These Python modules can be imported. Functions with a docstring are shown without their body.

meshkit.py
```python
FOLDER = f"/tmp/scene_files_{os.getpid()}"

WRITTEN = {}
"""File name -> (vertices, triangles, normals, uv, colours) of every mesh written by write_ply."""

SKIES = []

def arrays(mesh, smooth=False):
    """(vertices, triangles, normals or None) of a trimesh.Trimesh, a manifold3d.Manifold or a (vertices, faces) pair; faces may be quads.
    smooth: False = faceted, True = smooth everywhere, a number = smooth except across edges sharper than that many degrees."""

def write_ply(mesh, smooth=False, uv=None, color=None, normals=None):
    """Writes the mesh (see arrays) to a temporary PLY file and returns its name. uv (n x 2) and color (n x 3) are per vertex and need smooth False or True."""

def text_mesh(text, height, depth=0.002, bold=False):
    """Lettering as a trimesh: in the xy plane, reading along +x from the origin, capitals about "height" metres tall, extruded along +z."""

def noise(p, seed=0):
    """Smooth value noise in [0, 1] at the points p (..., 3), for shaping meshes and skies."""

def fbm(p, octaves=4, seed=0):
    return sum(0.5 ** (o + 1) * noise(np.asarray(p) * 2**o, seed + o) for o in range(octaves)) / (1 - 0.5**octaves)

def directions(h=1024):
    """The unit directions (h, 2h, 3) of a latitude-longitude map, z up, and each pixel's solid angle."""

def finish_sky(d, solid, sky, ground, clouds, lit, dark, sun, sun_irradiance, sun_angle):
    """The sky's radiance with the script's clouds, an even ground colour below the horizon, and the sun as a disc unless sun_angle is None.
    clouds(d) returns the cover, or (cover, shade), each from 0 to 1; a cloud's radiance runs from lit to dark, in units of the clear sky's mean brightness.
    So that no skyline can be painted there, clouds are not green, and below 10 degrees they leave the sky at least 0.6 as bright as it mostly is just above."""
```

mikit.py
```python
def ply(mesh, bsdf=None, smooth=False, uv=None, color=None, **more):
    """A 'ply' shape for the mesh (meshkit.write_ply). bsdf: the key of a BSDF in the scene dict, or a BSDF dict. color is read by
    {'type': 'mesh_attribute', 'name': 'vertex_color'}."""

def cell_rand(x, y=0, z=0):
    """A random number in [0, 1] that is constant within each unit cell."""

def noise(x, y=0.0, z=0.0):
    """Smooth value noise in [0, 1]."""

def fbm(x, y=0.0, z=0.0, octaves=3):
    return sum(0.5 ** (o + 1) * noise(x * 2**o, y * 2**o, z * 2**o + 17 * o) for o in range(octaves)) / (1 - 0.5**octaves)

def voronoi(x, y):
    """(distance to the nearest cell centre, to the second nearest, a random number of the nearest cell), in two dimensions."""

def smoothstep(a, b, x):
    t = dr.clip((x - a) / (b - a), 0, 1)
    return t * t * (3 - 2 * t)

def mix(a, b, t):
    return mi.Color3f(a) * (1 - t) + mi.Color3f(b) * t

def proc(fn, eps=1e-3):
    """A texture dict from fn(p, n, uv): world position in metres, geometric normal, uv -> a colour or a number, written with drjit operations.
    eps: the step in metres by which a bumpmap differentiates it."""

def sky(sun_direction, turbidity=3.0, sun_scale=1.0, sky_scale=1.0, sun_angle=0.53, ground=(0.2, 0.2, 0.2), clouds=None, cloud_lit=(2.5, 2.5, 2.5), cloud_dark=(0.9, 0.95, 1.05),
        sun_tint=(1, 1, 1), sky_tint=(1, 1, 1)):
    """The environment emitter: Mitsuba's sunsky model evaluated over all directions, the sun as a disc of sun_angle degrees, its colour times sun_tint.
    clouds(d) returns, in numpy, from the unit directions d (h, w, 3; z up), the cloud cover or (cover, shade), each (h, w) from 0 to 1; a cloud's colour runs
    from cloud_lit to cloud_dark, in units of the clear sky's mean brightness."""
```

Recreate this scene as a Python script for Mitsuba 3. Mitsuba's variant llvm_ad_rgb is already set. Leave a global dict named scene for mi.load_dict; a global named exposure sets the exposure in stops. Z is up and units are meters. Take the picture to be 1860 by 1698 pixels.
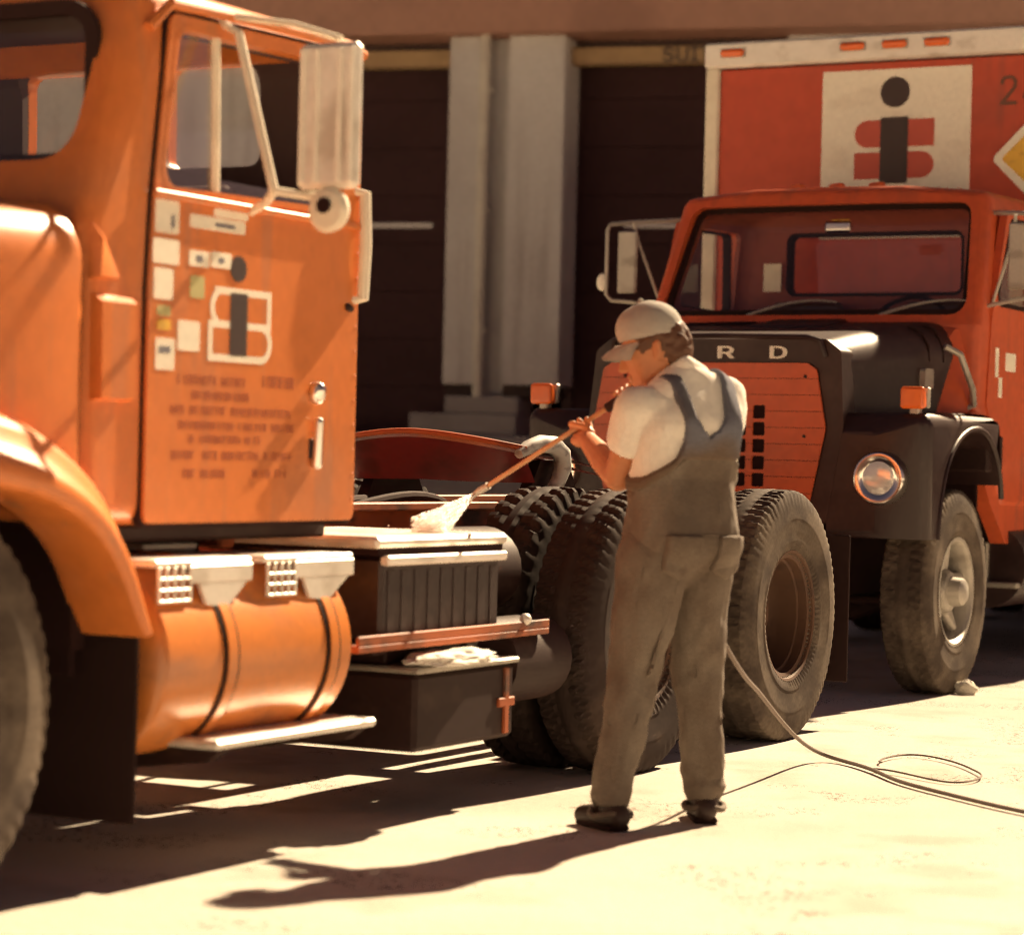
import math, random
import numpy as np, trimesh, shapely, mitsuba as mi, drjit as dr, mikit, meshkit
import manifold3d as m3
from shapely.geometry import Polygon, box as sbox, Point, LineString
from shapely import affinity
from shapely.ops import unary_union
from mikit import noise, fbm, voronoi, smoothstep, mix, proc, ply
T = mi.ScalarTransform4f
random.seed(7); RNG = np.random.default_rng(7)
scene, labels = {}, {}

# ------------------------------------------------------------------ camera, light, exposure
EYE = (0.0, 0.0, 1.16)
ROLL, PITCH = math.radians(1.4), math.radians(0.23)
scene['camera'] = {'type': 'thinlens', 'fov': 2 * math.degrees(math.atan(930 / 4700)), 'fov_axis': 'x',
    'aperture_radius': 0.020, 'focus_distance': 10.6, 'near_clip': 0.1, 'far_clip': 900.0,
    'to_world': T().look_at(origin=EYE, target=(0.0, 10.0, 1.16 - 10 * math.tan(PITCH)), up=(-math.sin(ROLL), 0, math.cos(ROLL)))}
SUN_AZ, SUN_EL = math.radians(34.5), math.radians(40)
scene['sky'] = mikit.sky((math.sin(SUN_AZ) * math.cos(SUN_EL), math.cos(SUN_AZ) * math.cos(SUN_EL), math.sin(SUN_EL)), turbidity=3,
    sun_scale=1.0, sky_scale=0.08, sun_angle=0.8, sun_tint=(1.0, 0.915, 0.79), sky_tint=(2.2, 1.0, 0.72), ground=(0.27, 0.24, 0.20))
exposure = 3.4

# ------------------------------------------------------------------ helpers
def frame(origin, d):
    """local x = d (rearward), y = the vehicle's right, z up"""
    d = np.array([d[0], d[1], 0.0]) / math.hypot(d[0], d[1])
    m = np.eye(4); m[:3, 0] = d; m[:3, 1] = np.cross([0, 0, 1], d); m[:3, 2] = [0, 0, 1]; m[:3, 3] = origin
    return m
PHI = math.radians(28)
DV, NV = np.array([math.sin(PHI), math.cos(PHI), 0]), np.array([math.cos(PHI), -math.sin(PHI), 0])
M1 = frame(DV * 4.62 + NV * -5.25, DV)      # road tractor, origin under the front axle
M2 = frame(DV * 12.95 + NV * -5.31, DV)     # second tractor
M3 = frame(DV * 15.03 + NV * -5.33, DV)     # box trailer, origin under the front wall
B15 = math.radians(15)
MB = np.eye(4); MB[:3, 0] = [math.cos(B15), -math.sin(B15), 0]; MB[:3, 1] = [math.sin(B15), math.cos(B15), 0]; MB[:3, 3] = [-0.066, 24, 0]

def tm(x):
    if hasattr(x, 'to_mesh'):
        k = x.to_mesh(); return trimesh.Trimesh(k.vert_properties[:, :3], k.tri_verts, process=False)
    if isinstance(x, (tuple,)):
        f = np.asarray(x[1]);
        if f.shape[1] == 4: f = np.vstack([f[:, [0, 1, 2]], f[:, [0, 2, 3]]])
        return trimesh.Trimesh(np.asarray(x[0], float), f, process=False)
    return x
def cat(*ms):
    out = []
    for m in ms:
        out += [tm(q) for q in m] if isinstance(m, list) else [tm(m)]
    return trimesh.util.concatenate(out)
def man(x):
    x = tm(x).copy(); x.merge_vertices()
    return m3.Manifold(m3.Mesh(np.asarray(x.vertices, np.float32), np.asarray(x.faces, np.uint32)))
def numbered(key):
    if key not in scene and key not in USED: USED.add(key); return key
    i = 1
    while f'{key}_{i:03d}' in USED: i += 1
    key = f'{key}_{i:03d}'; USED.add(key); return key
USED = set()
def obj(name, mesh, mat, parent=None, M=None, smooth=32, **lab):
    key = numbered((parent + '__' if parent else '') + name)
    m = tm(mesh).copy()
    if M is not None: m.apply_transform(M)
    scene[key] = ply(m, mat, smooth=smooth)
    if lab: labels[key] = lab
    return key
def thing(name, label, cat_, **more):
    key = numbered(name); labels[key] = {'label': label, 'category': cat_, **more}; return key

IC1 = trimesh.creation.icosphere(2).vertices; IC0 = trimesh.creation.icosphere(1).vertices
def bx(x0, x1, y0, y1, z0, z1, b=0.006):
    """chamfered box"""
    x0, x1 = sorted((x0, x1)); y0, y1 = sorted((y0, y1)); z0, z1 = sorted((z0, z1))
    b = min(b, (x1 - x0) / 2.2, (y1 - y0) / 2.2, (z1 - z0) / 2.2)
    pts = []
    for sx in (0, 1):
        for sy in (0, 1):
            for sz in (0, 1):
                X, Y, Z = (x1, -1)[0] if sx else x0, y1 if sy else y0, z1 if sz else z0
                dx, dy, dz = (-b if sx else b), (-b if sy else b), (-b if sz else b)
                pts += [(X, Y + dy, Z + dz), (X + dx, Y, Z + dz), (X + dx, Y + dy, Z)]
    return m3.Manifold.hull_points(np.array(pts, np.float32))
def hull(pts, r=None):
    """convex hull of spheres: pts rows x,y,z[,r]"""
    P = []
    for p in pts:
        rr = p[3] if len(p) > 3 else r
        P.append(IC1 * rr + np.array(p[:3]))
    return m3.Manifold.hull_points(np.vstack(P).astype(np.float32))
def hullpts(pts): return m3.Manifold.hull_points(np.asarray(pts, np.float32))
def union(ms): return m3.Manifold.batch_boolean(list(ms), m3.OpType.Add)
def extr(poly, h):
    parts = []
    for g in getattr(poly, 'geoms', [poly]):
        if g.is_empty or g.area < 1e-7: continue
        parts.append(trimesh.creation.extrude_polygon(g, h, engine='earcut'))
    return trimesh.util.concatenate(parts)
def plate(poly, axis, a, b):
    """extrude a polygon: axis 'y': polygon in (x,z) spanning y a..b; 'x': polygon in (y,z); 'z': polygon in (x,y)"""
    m = extr(poly, abs(b - a)); lo = min(a, b); v = m.vertices.copy()
    if axis == 'z': w = np.c_[v[:, 0], v[:, 1], v[:, 2] + lo]
    elif axis == 'y': w = np.c_[v[:, 0], v[:, 2] + lo, v[:, 1]]; m.faces = m.faces[:, ::-1]
    else: w = np.c_[v[:, 2] + lo, v[:, 0], v[:, 1]]
    m.vertices = w
    return m
def rpoly(pts, r):
    """polygon with rounded corners"""
    p = Polygon(pts); return p.buffer(-r).buffer(2 * r, quad_segs=6).buffer(-r, quad_segs=6) if r else p
def rrect(x0, y0, x1, y1, r):
    return sbox(min(x0, x1) + r, min(y0, y1) + r, max(x0, x1) - r, max(y0, y1) - r).buffer(r, quad_segs=6)
def tube(pts, r, n=10, closed=False, smoothp=0):
    p = np.asarray(pts, float)
    if smoothp:
        from scipy.interpolate import CubicSpline
        t = np.r_[0, np.cumsum(np.linalg.norm(np.diff(p, axis=0), axis=1))]
        p = CubicSpline(t, p)(np.linspace(0, t[-1], smoothp))
    r = np.broadcast_to(r, (len(p),))
    tg = np.gradient(p, axis=0); tg /= np.linalg.norm(tg, axis=1, keepdims=True)
    a = np.zeros_like(p); up = np.array([0, 0, 1.0]) if abs(tg[0][2]) < .9 else np.array([1.0, 0, 0])
    a[0] = np.cross(tg[0], up); a[0] /= np.linalg.norm(a[0])
    for i in range(1, len(p)):
        v = a[i - 1] - tg[i] * (a[i - 1] @ tg[i]); a[i] = v / np.linalg.norm(v)
    b = np.cross(tg, a); an = np.arange(n) * 2 * np.pi / n
    v = p[:, None] + r[:, None, None] * (np.cos(an)[None, :, None] * a[:, None] + np.sin(an)[None, :, None] * b[:, None])
    V = v.reshape(-1, 3); F = []
    L = len(p)
    for i in range(L - 1):
        for j in range(n):
            q0, q1 = i * n + j, i * n + (j + 1) % n; F += [(q0, q1, q1 + n), (q0, q1 + n, q0 + n)]
    V = np.vstack([V, p[:1], p[-1:]])
    for j in range(n):
        F.append((L * n, (j + 1) % n, j)); F.append((L * n + 1, (L - 1) * n + j, (L - 1) * n + (j + 1) % n))
    return trimesh.Trimesh(V, np.array(F), process=False)
def revolve_y(prof, n=64, cy=(0, 0, 0), disp=None):
    """profile rows (y, r) turned about the y axis; disp(ang, i) radial offset"""
    prof = np.asarray(prof, float); an = np.arange(n) * 2 * np.pi / n
    R = np.repeat(prof[:, 1][None], n, 0)
    if disp is not None: R = R + disp(an[:, None], np.arange(len(prof))[None], prof)
    V = np.stack([R * np.cos(an)[:, None], np.repeat(prof[:, 0][None], n, 0), R * np.sin(an)[:, None]], -1).reshape(-1, 3) + np.array(cy)
    k = len(prof); F = []
    i, j = np.meshgrid(np.arange(n), np.arange(k - 1), indexing='ij'); i2 = (i + 1) % n
    q = np.stack([i * k + j, i * k + j + 1, i2 * k + j + 1, i2 * k + j], -1).reshape(-1, 4)
    return tm((V, q))
def loft(secs, cap=True):
    """closed cross sections with equal counts"""
    S = np.asarray(secs, float); k, n = S.shape[:2]; V = S.reshape(-1, 3); F = []
    for i in range(k - 1):
        for j in range(n):
            a, b = i * n + j, i * n + (j + 1) % n; F += [(a, b, b + n), (a, b + n, a + n)]
    if cap:
        V = np.vstack([V, S[0].mean(0), S[-1].mean(0)])
        for j in range(n): F += [(k * n, (j + 1) % n, j), (k * n + 1, (k - 1) * n + j, (k - 1) * n + (j + 1) % n)]
    return trimesh.Trimesh(V, np.array(F), process=False)
def sheet(grid):
    """open surface from a grid of points"""
    S = np.asarray(grid, float); k, n = S.shape[:2]
    i, j = np.meshgrid(np.arange(k - 1), np.arange(n - 1), indexing='ij')
    q = np.stack([i * n + j, i * n + j + 1, (i + 1) * n + j + 1, (i + 1) * n + j], -1).reshape(-1, 4)
    return tm((S.reshape(-1, 3), q))
def disc(c, r, ax='y', th=.01, n=32):
    m = trimesh.creation.cylinder(r, th, sections=n)
    if ax == 'y': m.apply_transform(trimesh.transformations.rotation_matrix(math.pi / 2, [1, 0, 0]))
    if ax == 'x': m.apply_transform(trimesh.transformations.rotation_matrix(math.pi / 2, [0, 1, 0]))
    m.apply_translation(c); return m
def ball(c, r, s=(1, 1, 1), sub=3):
    m = trimesh.creation.icosphere(sub, radius=r); m.apply_scale(s); m.apply_translation(c); return m
def text(txt, h, depth=.004, bold=True): return meshkit.text_mesh(txt, h, depth, bold)
def mapm(m, X, Y, Z, O):
    """local x,y,z axes of a mesh -> vectors"""
    m = tm(m).copy(); v = m.vertices; m.vertices = v[:, :1] * np.array(X) + v[:, 1:2] * np.array(Y) + v[:, 2:] * np.array(Z) + np.array(O)
    if np.dot(np.cross(X, Y), Z) < 0: m.faces = m.faces[:, ::-1]
    return m
def organic(m, edge, it=8):
    m = tm(m.refine_to_length(edge)); m.merge_vertices(); v0 = m.vertices.copy(); trimesh.smoothing.filter_taubin(m, iterations=it)
    d = np.nan_to_num(m.vertices - v0); L = np.linalg.norm(d, axis=1, keepdims=True); m.vertices = v0 + d * np.minimum(1, .012 / np.maximum(L, 1e-9)); return m

# ------------------------------------------------------------------ materials
def principled(key, base, rough=.5, **kw):
    scene[key] = {'type': 'twosided', 'bsdf': {'type': 'principled', 'base_color': base if isinstance(base, dict) else {'type': 'rgb', 'value': list(base)},
        'roughness': rough if isinstance(rough, dict) else float(rough), **{k: v for k, v in kw.items()}}}
def worn(c, dirt, s=3.0, amt=.35, fine=.12, streak=0.0):
    c, dirt = list(c), list(dirt)
    def fn(p, n, uv):
        a = fbm(p.x * s, p.y * s, p.z * s * 1.3, 4); b = fbm(p.x * s * 14, p.y * s * 14, p.z * s * 9, 2)
        t = smoothstep(.5, .78, a) * amt + (b - .5) * fine
        if streak: t = t + streak * smoothstep(.52, .80, fbm(p.x * 16, p.y * 16, p.z * 1.1, 3)) * smoothstep(.25, .6, noise(p.x * 2.1, p.y * 2.1, p.z * 1.7 + 3))
        return mix(c, dirt, dr.clip(t, 0, 1)) * (1 + (b - .5) * .18)
    return proc(fn)
principled('cab_orange_paint', worn((.60, .175, .040), (.42, .17, .085), 2.2, .5, .12, .55), .34, specular=.5, clearcoat=.35, clearcoat_gloss=.8)
principled('tank_orange_paint', worn((.58, .19, .04), (.30, .13, .07), 4.0, .6, .12, .5), .30, specular=.5, clearcoat=.5, clearcoat_gloss=.85)
principled('red_orange_paint', worn((.52, .088, .028), (.33, .08, .04), 2.6, .4, .12, .5), .38, specular=.5, clearcoat=.3, clearcoat_gloss=.8)
principled('trailer_red_paint', worn((.47, .070, .034), (.32, .07, .045), 1.4, .5, .12, .45), .5, specular=.4)
principled('black_paint', worn((.024, .010, .010), (.06, .035, .03), 3.5, .5), .42, specular=.35, clearcoat=.35, clearcoat_gloss=.8)
principled('black_steel', worn((.026, .011, .010), (.06, .035, .026), 6.0, .6), .6, specular=.25)
principled('grimy_frame_paint', worn((.36, .085, .022), (.05, .028, .02), 5.0, 1.0, .3), .6)
principled('maroon_lining', worn((.25, .06, .045), (.16, .045, .04), 3, .5), .6)
principled('number_ink', (.13, .05, .03), .55)
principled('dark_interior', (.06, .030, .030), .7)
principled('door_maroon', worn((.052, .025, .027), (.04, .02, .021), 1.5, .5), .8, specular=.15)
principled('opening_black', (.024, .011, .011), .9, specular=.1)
def tirecol(p, n, uv):
    a = fbm(p.x * 7, p.y * 7, p.z * 7, 4); b = noise(p.x * 90, p.y * 90, p.z * 90)
    return mix([.055, .040, .032], [.125, .098, .075], smoothstep(.3, .75, a)) * (.85 + .3 * b)
principled('dusty_rubber', proc(tirecol), .85, specular=.25)
principled('worn_rubber', worn((.026, .016, .014), (.065, .045, .036), 6, .7), .8, specular=.2)
principled('black_rubber', (.026, .012, .011), .75, specular=.15)
principled('aluminium', worn((.80, .76, .70), (.50, .44, .37), 6, .8, .2), .45, metallic=.35)
principled('polished_metal', (.83, .80, .76), .14, metallic=1.0)
principled('dull_metal', worn((.42, .39, .35), (.22, .19, .16), 9, .6), .5, metallic=.5)
principled('rusty_rim', worn((.085, .040, .022), (.05, .025, .018), 7, .8, .3), .75)
principled('white_paint', worn((.78, .74, .66), (.55, .50, .42), 3, .4), .5)
principled('cream_paint', worn((.74, .68, .56), (.5, .44, .35), 3, .4), .5)
principled('decal_white', worn((.80, .76, .66), (.62, .55, .46), 5, .4), .55)
principled('decal_black', (.040, .022, .022), .5)
principled('decal_red', (.50, .085, .055), .5)
principled('decal_brown', (.33, .078, .028), .55)
principled('decal_yellow', worn((.72, .44, .06), (.38, .22, .05), 18, .6), .5)
principled('decal_green', (.45, .42, .20), .55)
principled('amber_lens', (.70, .13, .02), .2, specular=.6, clearcoat=.6)
principled('lamp_lens', (.80, .80, .78), .12, specular=.7, metallic=.35, clearcoat=.8)
scene['spray_medium'] = {'type': 'homogeneous', 'albedo': {'type': 'rgb', 'value': [.985, .98, .97]}, 'sigma_t': 22.0}
scene['pane_glass'] = {'type': 'thindielectric', 'int_ior': 1.5}
def concrete(p, n, uv):
    big = fbm(p.x * .55, p.y * .55, 0, 4); mid = fbm(p.x * 3.1 + 5, p.y * 3.1, 0, 4); fine = noise(p.x * 85, p.y * 85); gr = noise(p.x * 210, p.y * 210)
    c = mix([.465, .435, .39], [.41, .38, .335], smoothstep(.35, .7, big))
    c = mix(c, [.29, .26, .215], smoothstep(.52, .80, mid) * .5)
    spot = smoothstep(.54, .68, fbm(p.x * 3.0, p.y * 3.0 + 9, 0, 4)) * smoothstep(.70, .82, fine)
    c = mix(c, [.075, .06, .045], spot * .95)
    oil = smoothstep(.57, .75, fbm(p.x * .8 + 31, p.y * .8 + 17, 0, 4))
    c = mix(c, [.24, .19, .14], oil * .18)
    return c * (.92 + .16 * gr)
def concrete_h(p, n, uv): return fbm(p.x * 60, p.y * 60, 0, 3) * .003 + fbm(p.x * 6, p.y * 6, 3, 3) * .006
scene['yard_concrete'] = {'type': 'bumpmap', 'arbitrary': {**proc(concrete_h, eps=.004)}, 'scale': 1.0,
    'bsdf': {'type': 'twosided', 'bsdf': {'type': 'principled', 'base_color': proc(concrete), 'roughness': .9, 'specular': .25}}}
def stucco(p, n, uv):
    a = fbm(p.x * 1.1, p.y * 1.1, p.z * .7, 4); b = noise(p.x * 40, p.y * 40, p.z * 40)
    run = fbm(p.x * 6, p.y * 6, p.z * .35, 3)
    c = mix([.56, .55, .55], [.48, .46, .46], smoothstep(.35, .7, a))
    return mix(c, [.29, .25, .24], smoothstep(.5, .8, run) * .5) * (.93 + .14 * b)
principled('stucco', proc(stucco), .9, specular=.2)
principled('fascia_brown', worn((.36, .20, .15), (.24, .13, .10), 1.2, .6), .8)
principled('header_tan', worn((.36, .25, .135), (.24, .15, .09), 1.5, .6), .8)
principled('pipe_paint', worn((.55, .52, .46), (.42, .38, .34), 3, .5), .6)
principled('dock_grey', worn((.27, .25, .25), (.17, .15, .15), 1.5, .5), .9)
principled('tube_white', (.55, .53, .54), .4)
principled('maroon_paint', worn((.11, .012, .013), (.05, .012, .011), 7, .7), .30, specular=.6, clearcoat=.8, clearcoat_gloss=.92)
def skinc(p, n, uv):
    a = fbm(p.x * 25, p.y * 25, p.z * 25, 3)
    return mix([.50, .215, .10], [.41, .16, .075], a)
principled('skin', proc(skinc), .5, specular=.4)
principled('shirt_cotton', worn((.70, .66, .60), (.60, .55, .49), 9, .4, .06), .9, sheen=.3)
def overallc(p, n, uv):
    a = fbm(p.x * 7, p.y * 7, p.z * 4, 4); b = noise(p.x * 160, p.y * 160, p.z * 160); c = fbm(p.x * 22 + 3, p.y * 22, p.z * 22, 3)
    col = mix([.112, .084, .064], [.172, .142, .114], smoothstep(.3, .75, a))
    return mix(col, [.08, .05, .036], smoothstep(.60, .85, c) * .35) * (.86 + .28 * b)
principled('overall_twill', proc(overallc), .92, sheen=.2)
def strapc(p, n, uv):
    a = fbm(p.x * 9, p.y * 9, p.z * 9, 3); b = noise(p.x * 160, p.y * 160, p.z * 160)
    col = mix([.125, .13, .165], [.085, .08, .095], smoothstep(.4, .75, a))
    return mix([.118, .082, .058], col, smoothstep(1.145, 1.245, p.z + (a - .5) * .10)) * (.86 + .28 * b)   # soiled towards the waist
principled('strap_denim', proc(strapc), .92)
principled('sticker_ink', (.16, .16, .20), .6)
principled('cap_cloth', worn((.36, .335, .305), (.27, .245, .22), 10, .5), .9)
principled('hair_brown', (.085, .032, .014), .6)
principled('boot_leather', (.035, .018, .013), .6)
principled('brass', worn((.40, .21, .11), (.22, .12, .07), 14, .6), .6)
principled('hose_rubber', (.16, .125, .105), .7)
principled('hose_grey', worn((.42, .42, .41), (.18, .16, .16), 22, .8), .6)
principled('rag_white', (.72, .70, .66), .9)
principled('spray_white', (.9, .9, .88), .4)
principled('stone_white', worn((.62, .58, .5), (.4, .36, .3), 20, .5), .9)
principled('seat_vinyl', (.06, .03, .026), .5)

# ------------------------------------------------------------------ setting: yard
g = np.linspace(-1, 1, 3) * 320
obj('ground', trimesh.Trimesh([[-320, -300, 0], [320, -300, 0], [320, 340, 0], [-320, 340, 0]], [[0, 1, 2], [0, 2, 3]], process=False), 'yard_concrete', smooth=False,
    label='pale stained concrete truck yard with faint speckles', category='ground', kind='structure')

# ------------------------------------------------------------------ freight terminal
b = thing('freight_terminal', 'grey freight terminal with dark open dock bays, tan headers and a brown fascia', 'building')
def B(name, m, mat, **lab): return obj(name, m, mat, b, MB, **lab)
OPEN = [(-2.45, -.55), (.55, 2.55)]
Z0, ZH, ZC = 1.35, 4.78, 5.02
# walls beside the bays and above
B('wall', bx(-15, -2.45, 0, .3, 0, ZC, .01), 'stucco')
B('wall', bx(2.55, 16, 0, .3, 0, ZC, .01), 'stucco')
B('upper_wall', bx(-15, 16, -.04, .3, ZC + .55, 6.1, .01), 'stucco')
B('fascia', bx(-15.2, 16.2, -.42, .3, ZC, ZC + .55, .015), 'fascia_brown')
B('coping', bx(-15.2, 16.2, -.14, .42, 6.1, 6.2, .015), 'fascia_brown')
B('roof', bx(-15, 16, .3, 9.3, 5.6, 5.75, .01), 'fascia_brown')
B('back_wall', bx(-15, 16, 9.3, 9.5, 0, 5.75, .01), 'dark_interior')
B('side_wall', bx(-15, -14.7, .3, 9.3, 0, 5.6, .01), 'stucco')
B('side_wall', bx(15.7, 16, .3, 9.3, 0, 5.6, .01), 'stucco')
# pillar group between the two bays
B('pillar', bx(-.55, -.25, -.26, .3, 1.82, ZC, .012), 'stucco')
B('pillar', bx(.015, .55, -.26, .3, 1.82, ZC, .012), 'stucco')
B('pillar_recess', bx(-.25, .015, -.06, .3, 1.3, ZC, .008), 'stucco')
B('drain_pipe', cat(tube([(-.20, -.29, 1.60), (-.20, -.29, ZC + .12)], .048, 14), [bx(-.265, -.135, -.30, -.2, z, z + .04, .004) for z in (2.3, 3.4, 4.5)]), 'pipe_paint')
B('pillar_foot', bx(-.53, -.25, -.22, .2, 1.70, 1.82, .01), 'black_steel')  # black blocks stand in for the shadow gap under the pillars
B('pillar_foot', bx(.015, .45, -.22, .2, 1.70, 1.82, .01), 'black_steel')
B('plinth', bx(-.50, .20, -.34, .2, 1.55, 1.71, .012), 'dock_grey')
B('plinth', bx(-.82, .20, -.40, .2, 1.352, 1.55, .012), 'dock_grey')
B('dock_platform', bx(-15, 16, -.65, 9.3, 0, Z0, .02), 'dock_grey')
for u in np.arange(-4.4, 6, 1.7):
    B('dock_bumper', bx(u, u + .28, -.78, -.65, .85, 1.25, .02), 'black_rubber')
for u0, u1 in OPEN:
    B('door_header', bx(u0, u1, -.05, .12, ZH, 4.935, .01), 'header_tan')
    B('header_gap', bx(u0, u1, .15, .3, 4.935, ZC, .004), 'dark_interior')  # dark strip painted in for the shadow under the fascia
    # closed sectional door, deep in the opening
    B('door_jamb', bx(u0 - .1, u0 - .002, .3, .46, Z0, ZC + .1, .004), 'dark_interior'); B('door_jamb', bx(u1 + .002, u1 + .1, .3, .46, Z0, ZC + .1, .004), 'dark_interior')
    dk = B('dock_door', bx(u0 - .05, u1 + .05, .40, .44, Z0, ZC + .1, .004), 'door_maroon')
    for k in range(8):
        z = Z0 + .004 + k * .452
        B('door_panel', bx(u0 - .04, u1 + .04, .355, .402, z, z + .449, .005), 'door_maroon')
for u0, u1 in ((-1.62, -.86), (1.0, 1.62)):
    B('door_bar', bx(u0, u1, .33, .356, 3.31, 3.36, .006), 'tube_white', label='pale horizontal bar on the dark dock door')
B('sign_lettering', mapm(text('SUIT', .13, .006), (1.05, 0, 0), (0, 0, 1), (0, -1, 0), (1.40, -.052, 4.79)), 'decal_black', label='dark worn lettering on the tan door header')

# ------------------------------------------------------------------ box trailer
t = thing('box_trailer', 'red box trailer with white logo panel behind the black-nosed tractor', 'trailer')
def TR(name, m, mat, par=None, **lab): return obj(name, m, mat, par or t, M3, **lab)
ZT = 3.63
TR('front_wall', bx(0, .05, -1.22, 1.235, 1.25, ZT, .006), 'trailer_red_paint')
TR('corner_post', bx(-.025, .09, 1.237, 1.33, 1.22, ZT + .01, .012), 'cream_paint')
TR('corner_post', bx(-.025, .09, -1.315, -1.222, 1.22, ZT + .01, .012), 'cream_paint')
TR('top_rail', bx(-.035, .08, -1.325, 1.34, ZT + .012, ZT + .17, .015), 'aluminium')
TR('bottom_rail', bx(-.03, .08, -1.32, 1.33, 1.12, 1.22, .01), 'aluminium')
for y in (-1.12, -.197, .073, .344, 1.141):
    k = TR('marker_light', hull([(-.045, y - .055, ZT + .10, .025), (-.045, y + .055, ZT + .10, .025)]), 'amber_lens')
    TR('light_base', bx(-.045, -.036, y - .085, y + .085, ZT + .07, ZT + .13, .003), 'dull_metal', k)
for s in (-1.3, 1.3):
    TR('side_wall', bx(.09, 6.3, s - .02, s + .02, 1.2, ZT + .1, .005), 'trailer_red_paint')
TR('roof', bx(.08, 6.3, -1.31, 1.31, ZT + .1, ZT + .14, .01), 'aluminium')
TR('rear_door', bx(6.3, 6.36, -1.31, 1.31, 1.2, ZT + .12, .01), 'trailer_red_paint')
TR('floor', bx(.06, 6.3, -1.28, 1.28, 1.13, 1.20, .01), 'black_steel')
for s in (-1, 1):
    for X in (4.4, 5.6):
        TR('wheel', revolve_y([(-.11, .28), (-.13, .40), (-.10, .51), (.10, .51), (.13, .40), (.11, .28)], 36, (X, s * 1.02, .51)), 'worn_rubber')
    TR('landing_leg', bx(1.75, 1.87, s * .75 - .06, s * .75 + .06, .25, 1.13, .01), 'black_steel')
TR('axle', cat(tube([(4.4, -1, .51), (4.4, 1, .51)], .07), tube([(5.6, -1, .51), (5.6, 1, .51)], .07), bx(4.1, 5.9, -.5, -.42, .6, 1.13), bx(4.1, 5.9, .42, .5, .6, 1.13)), 'black_steel')
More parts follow.
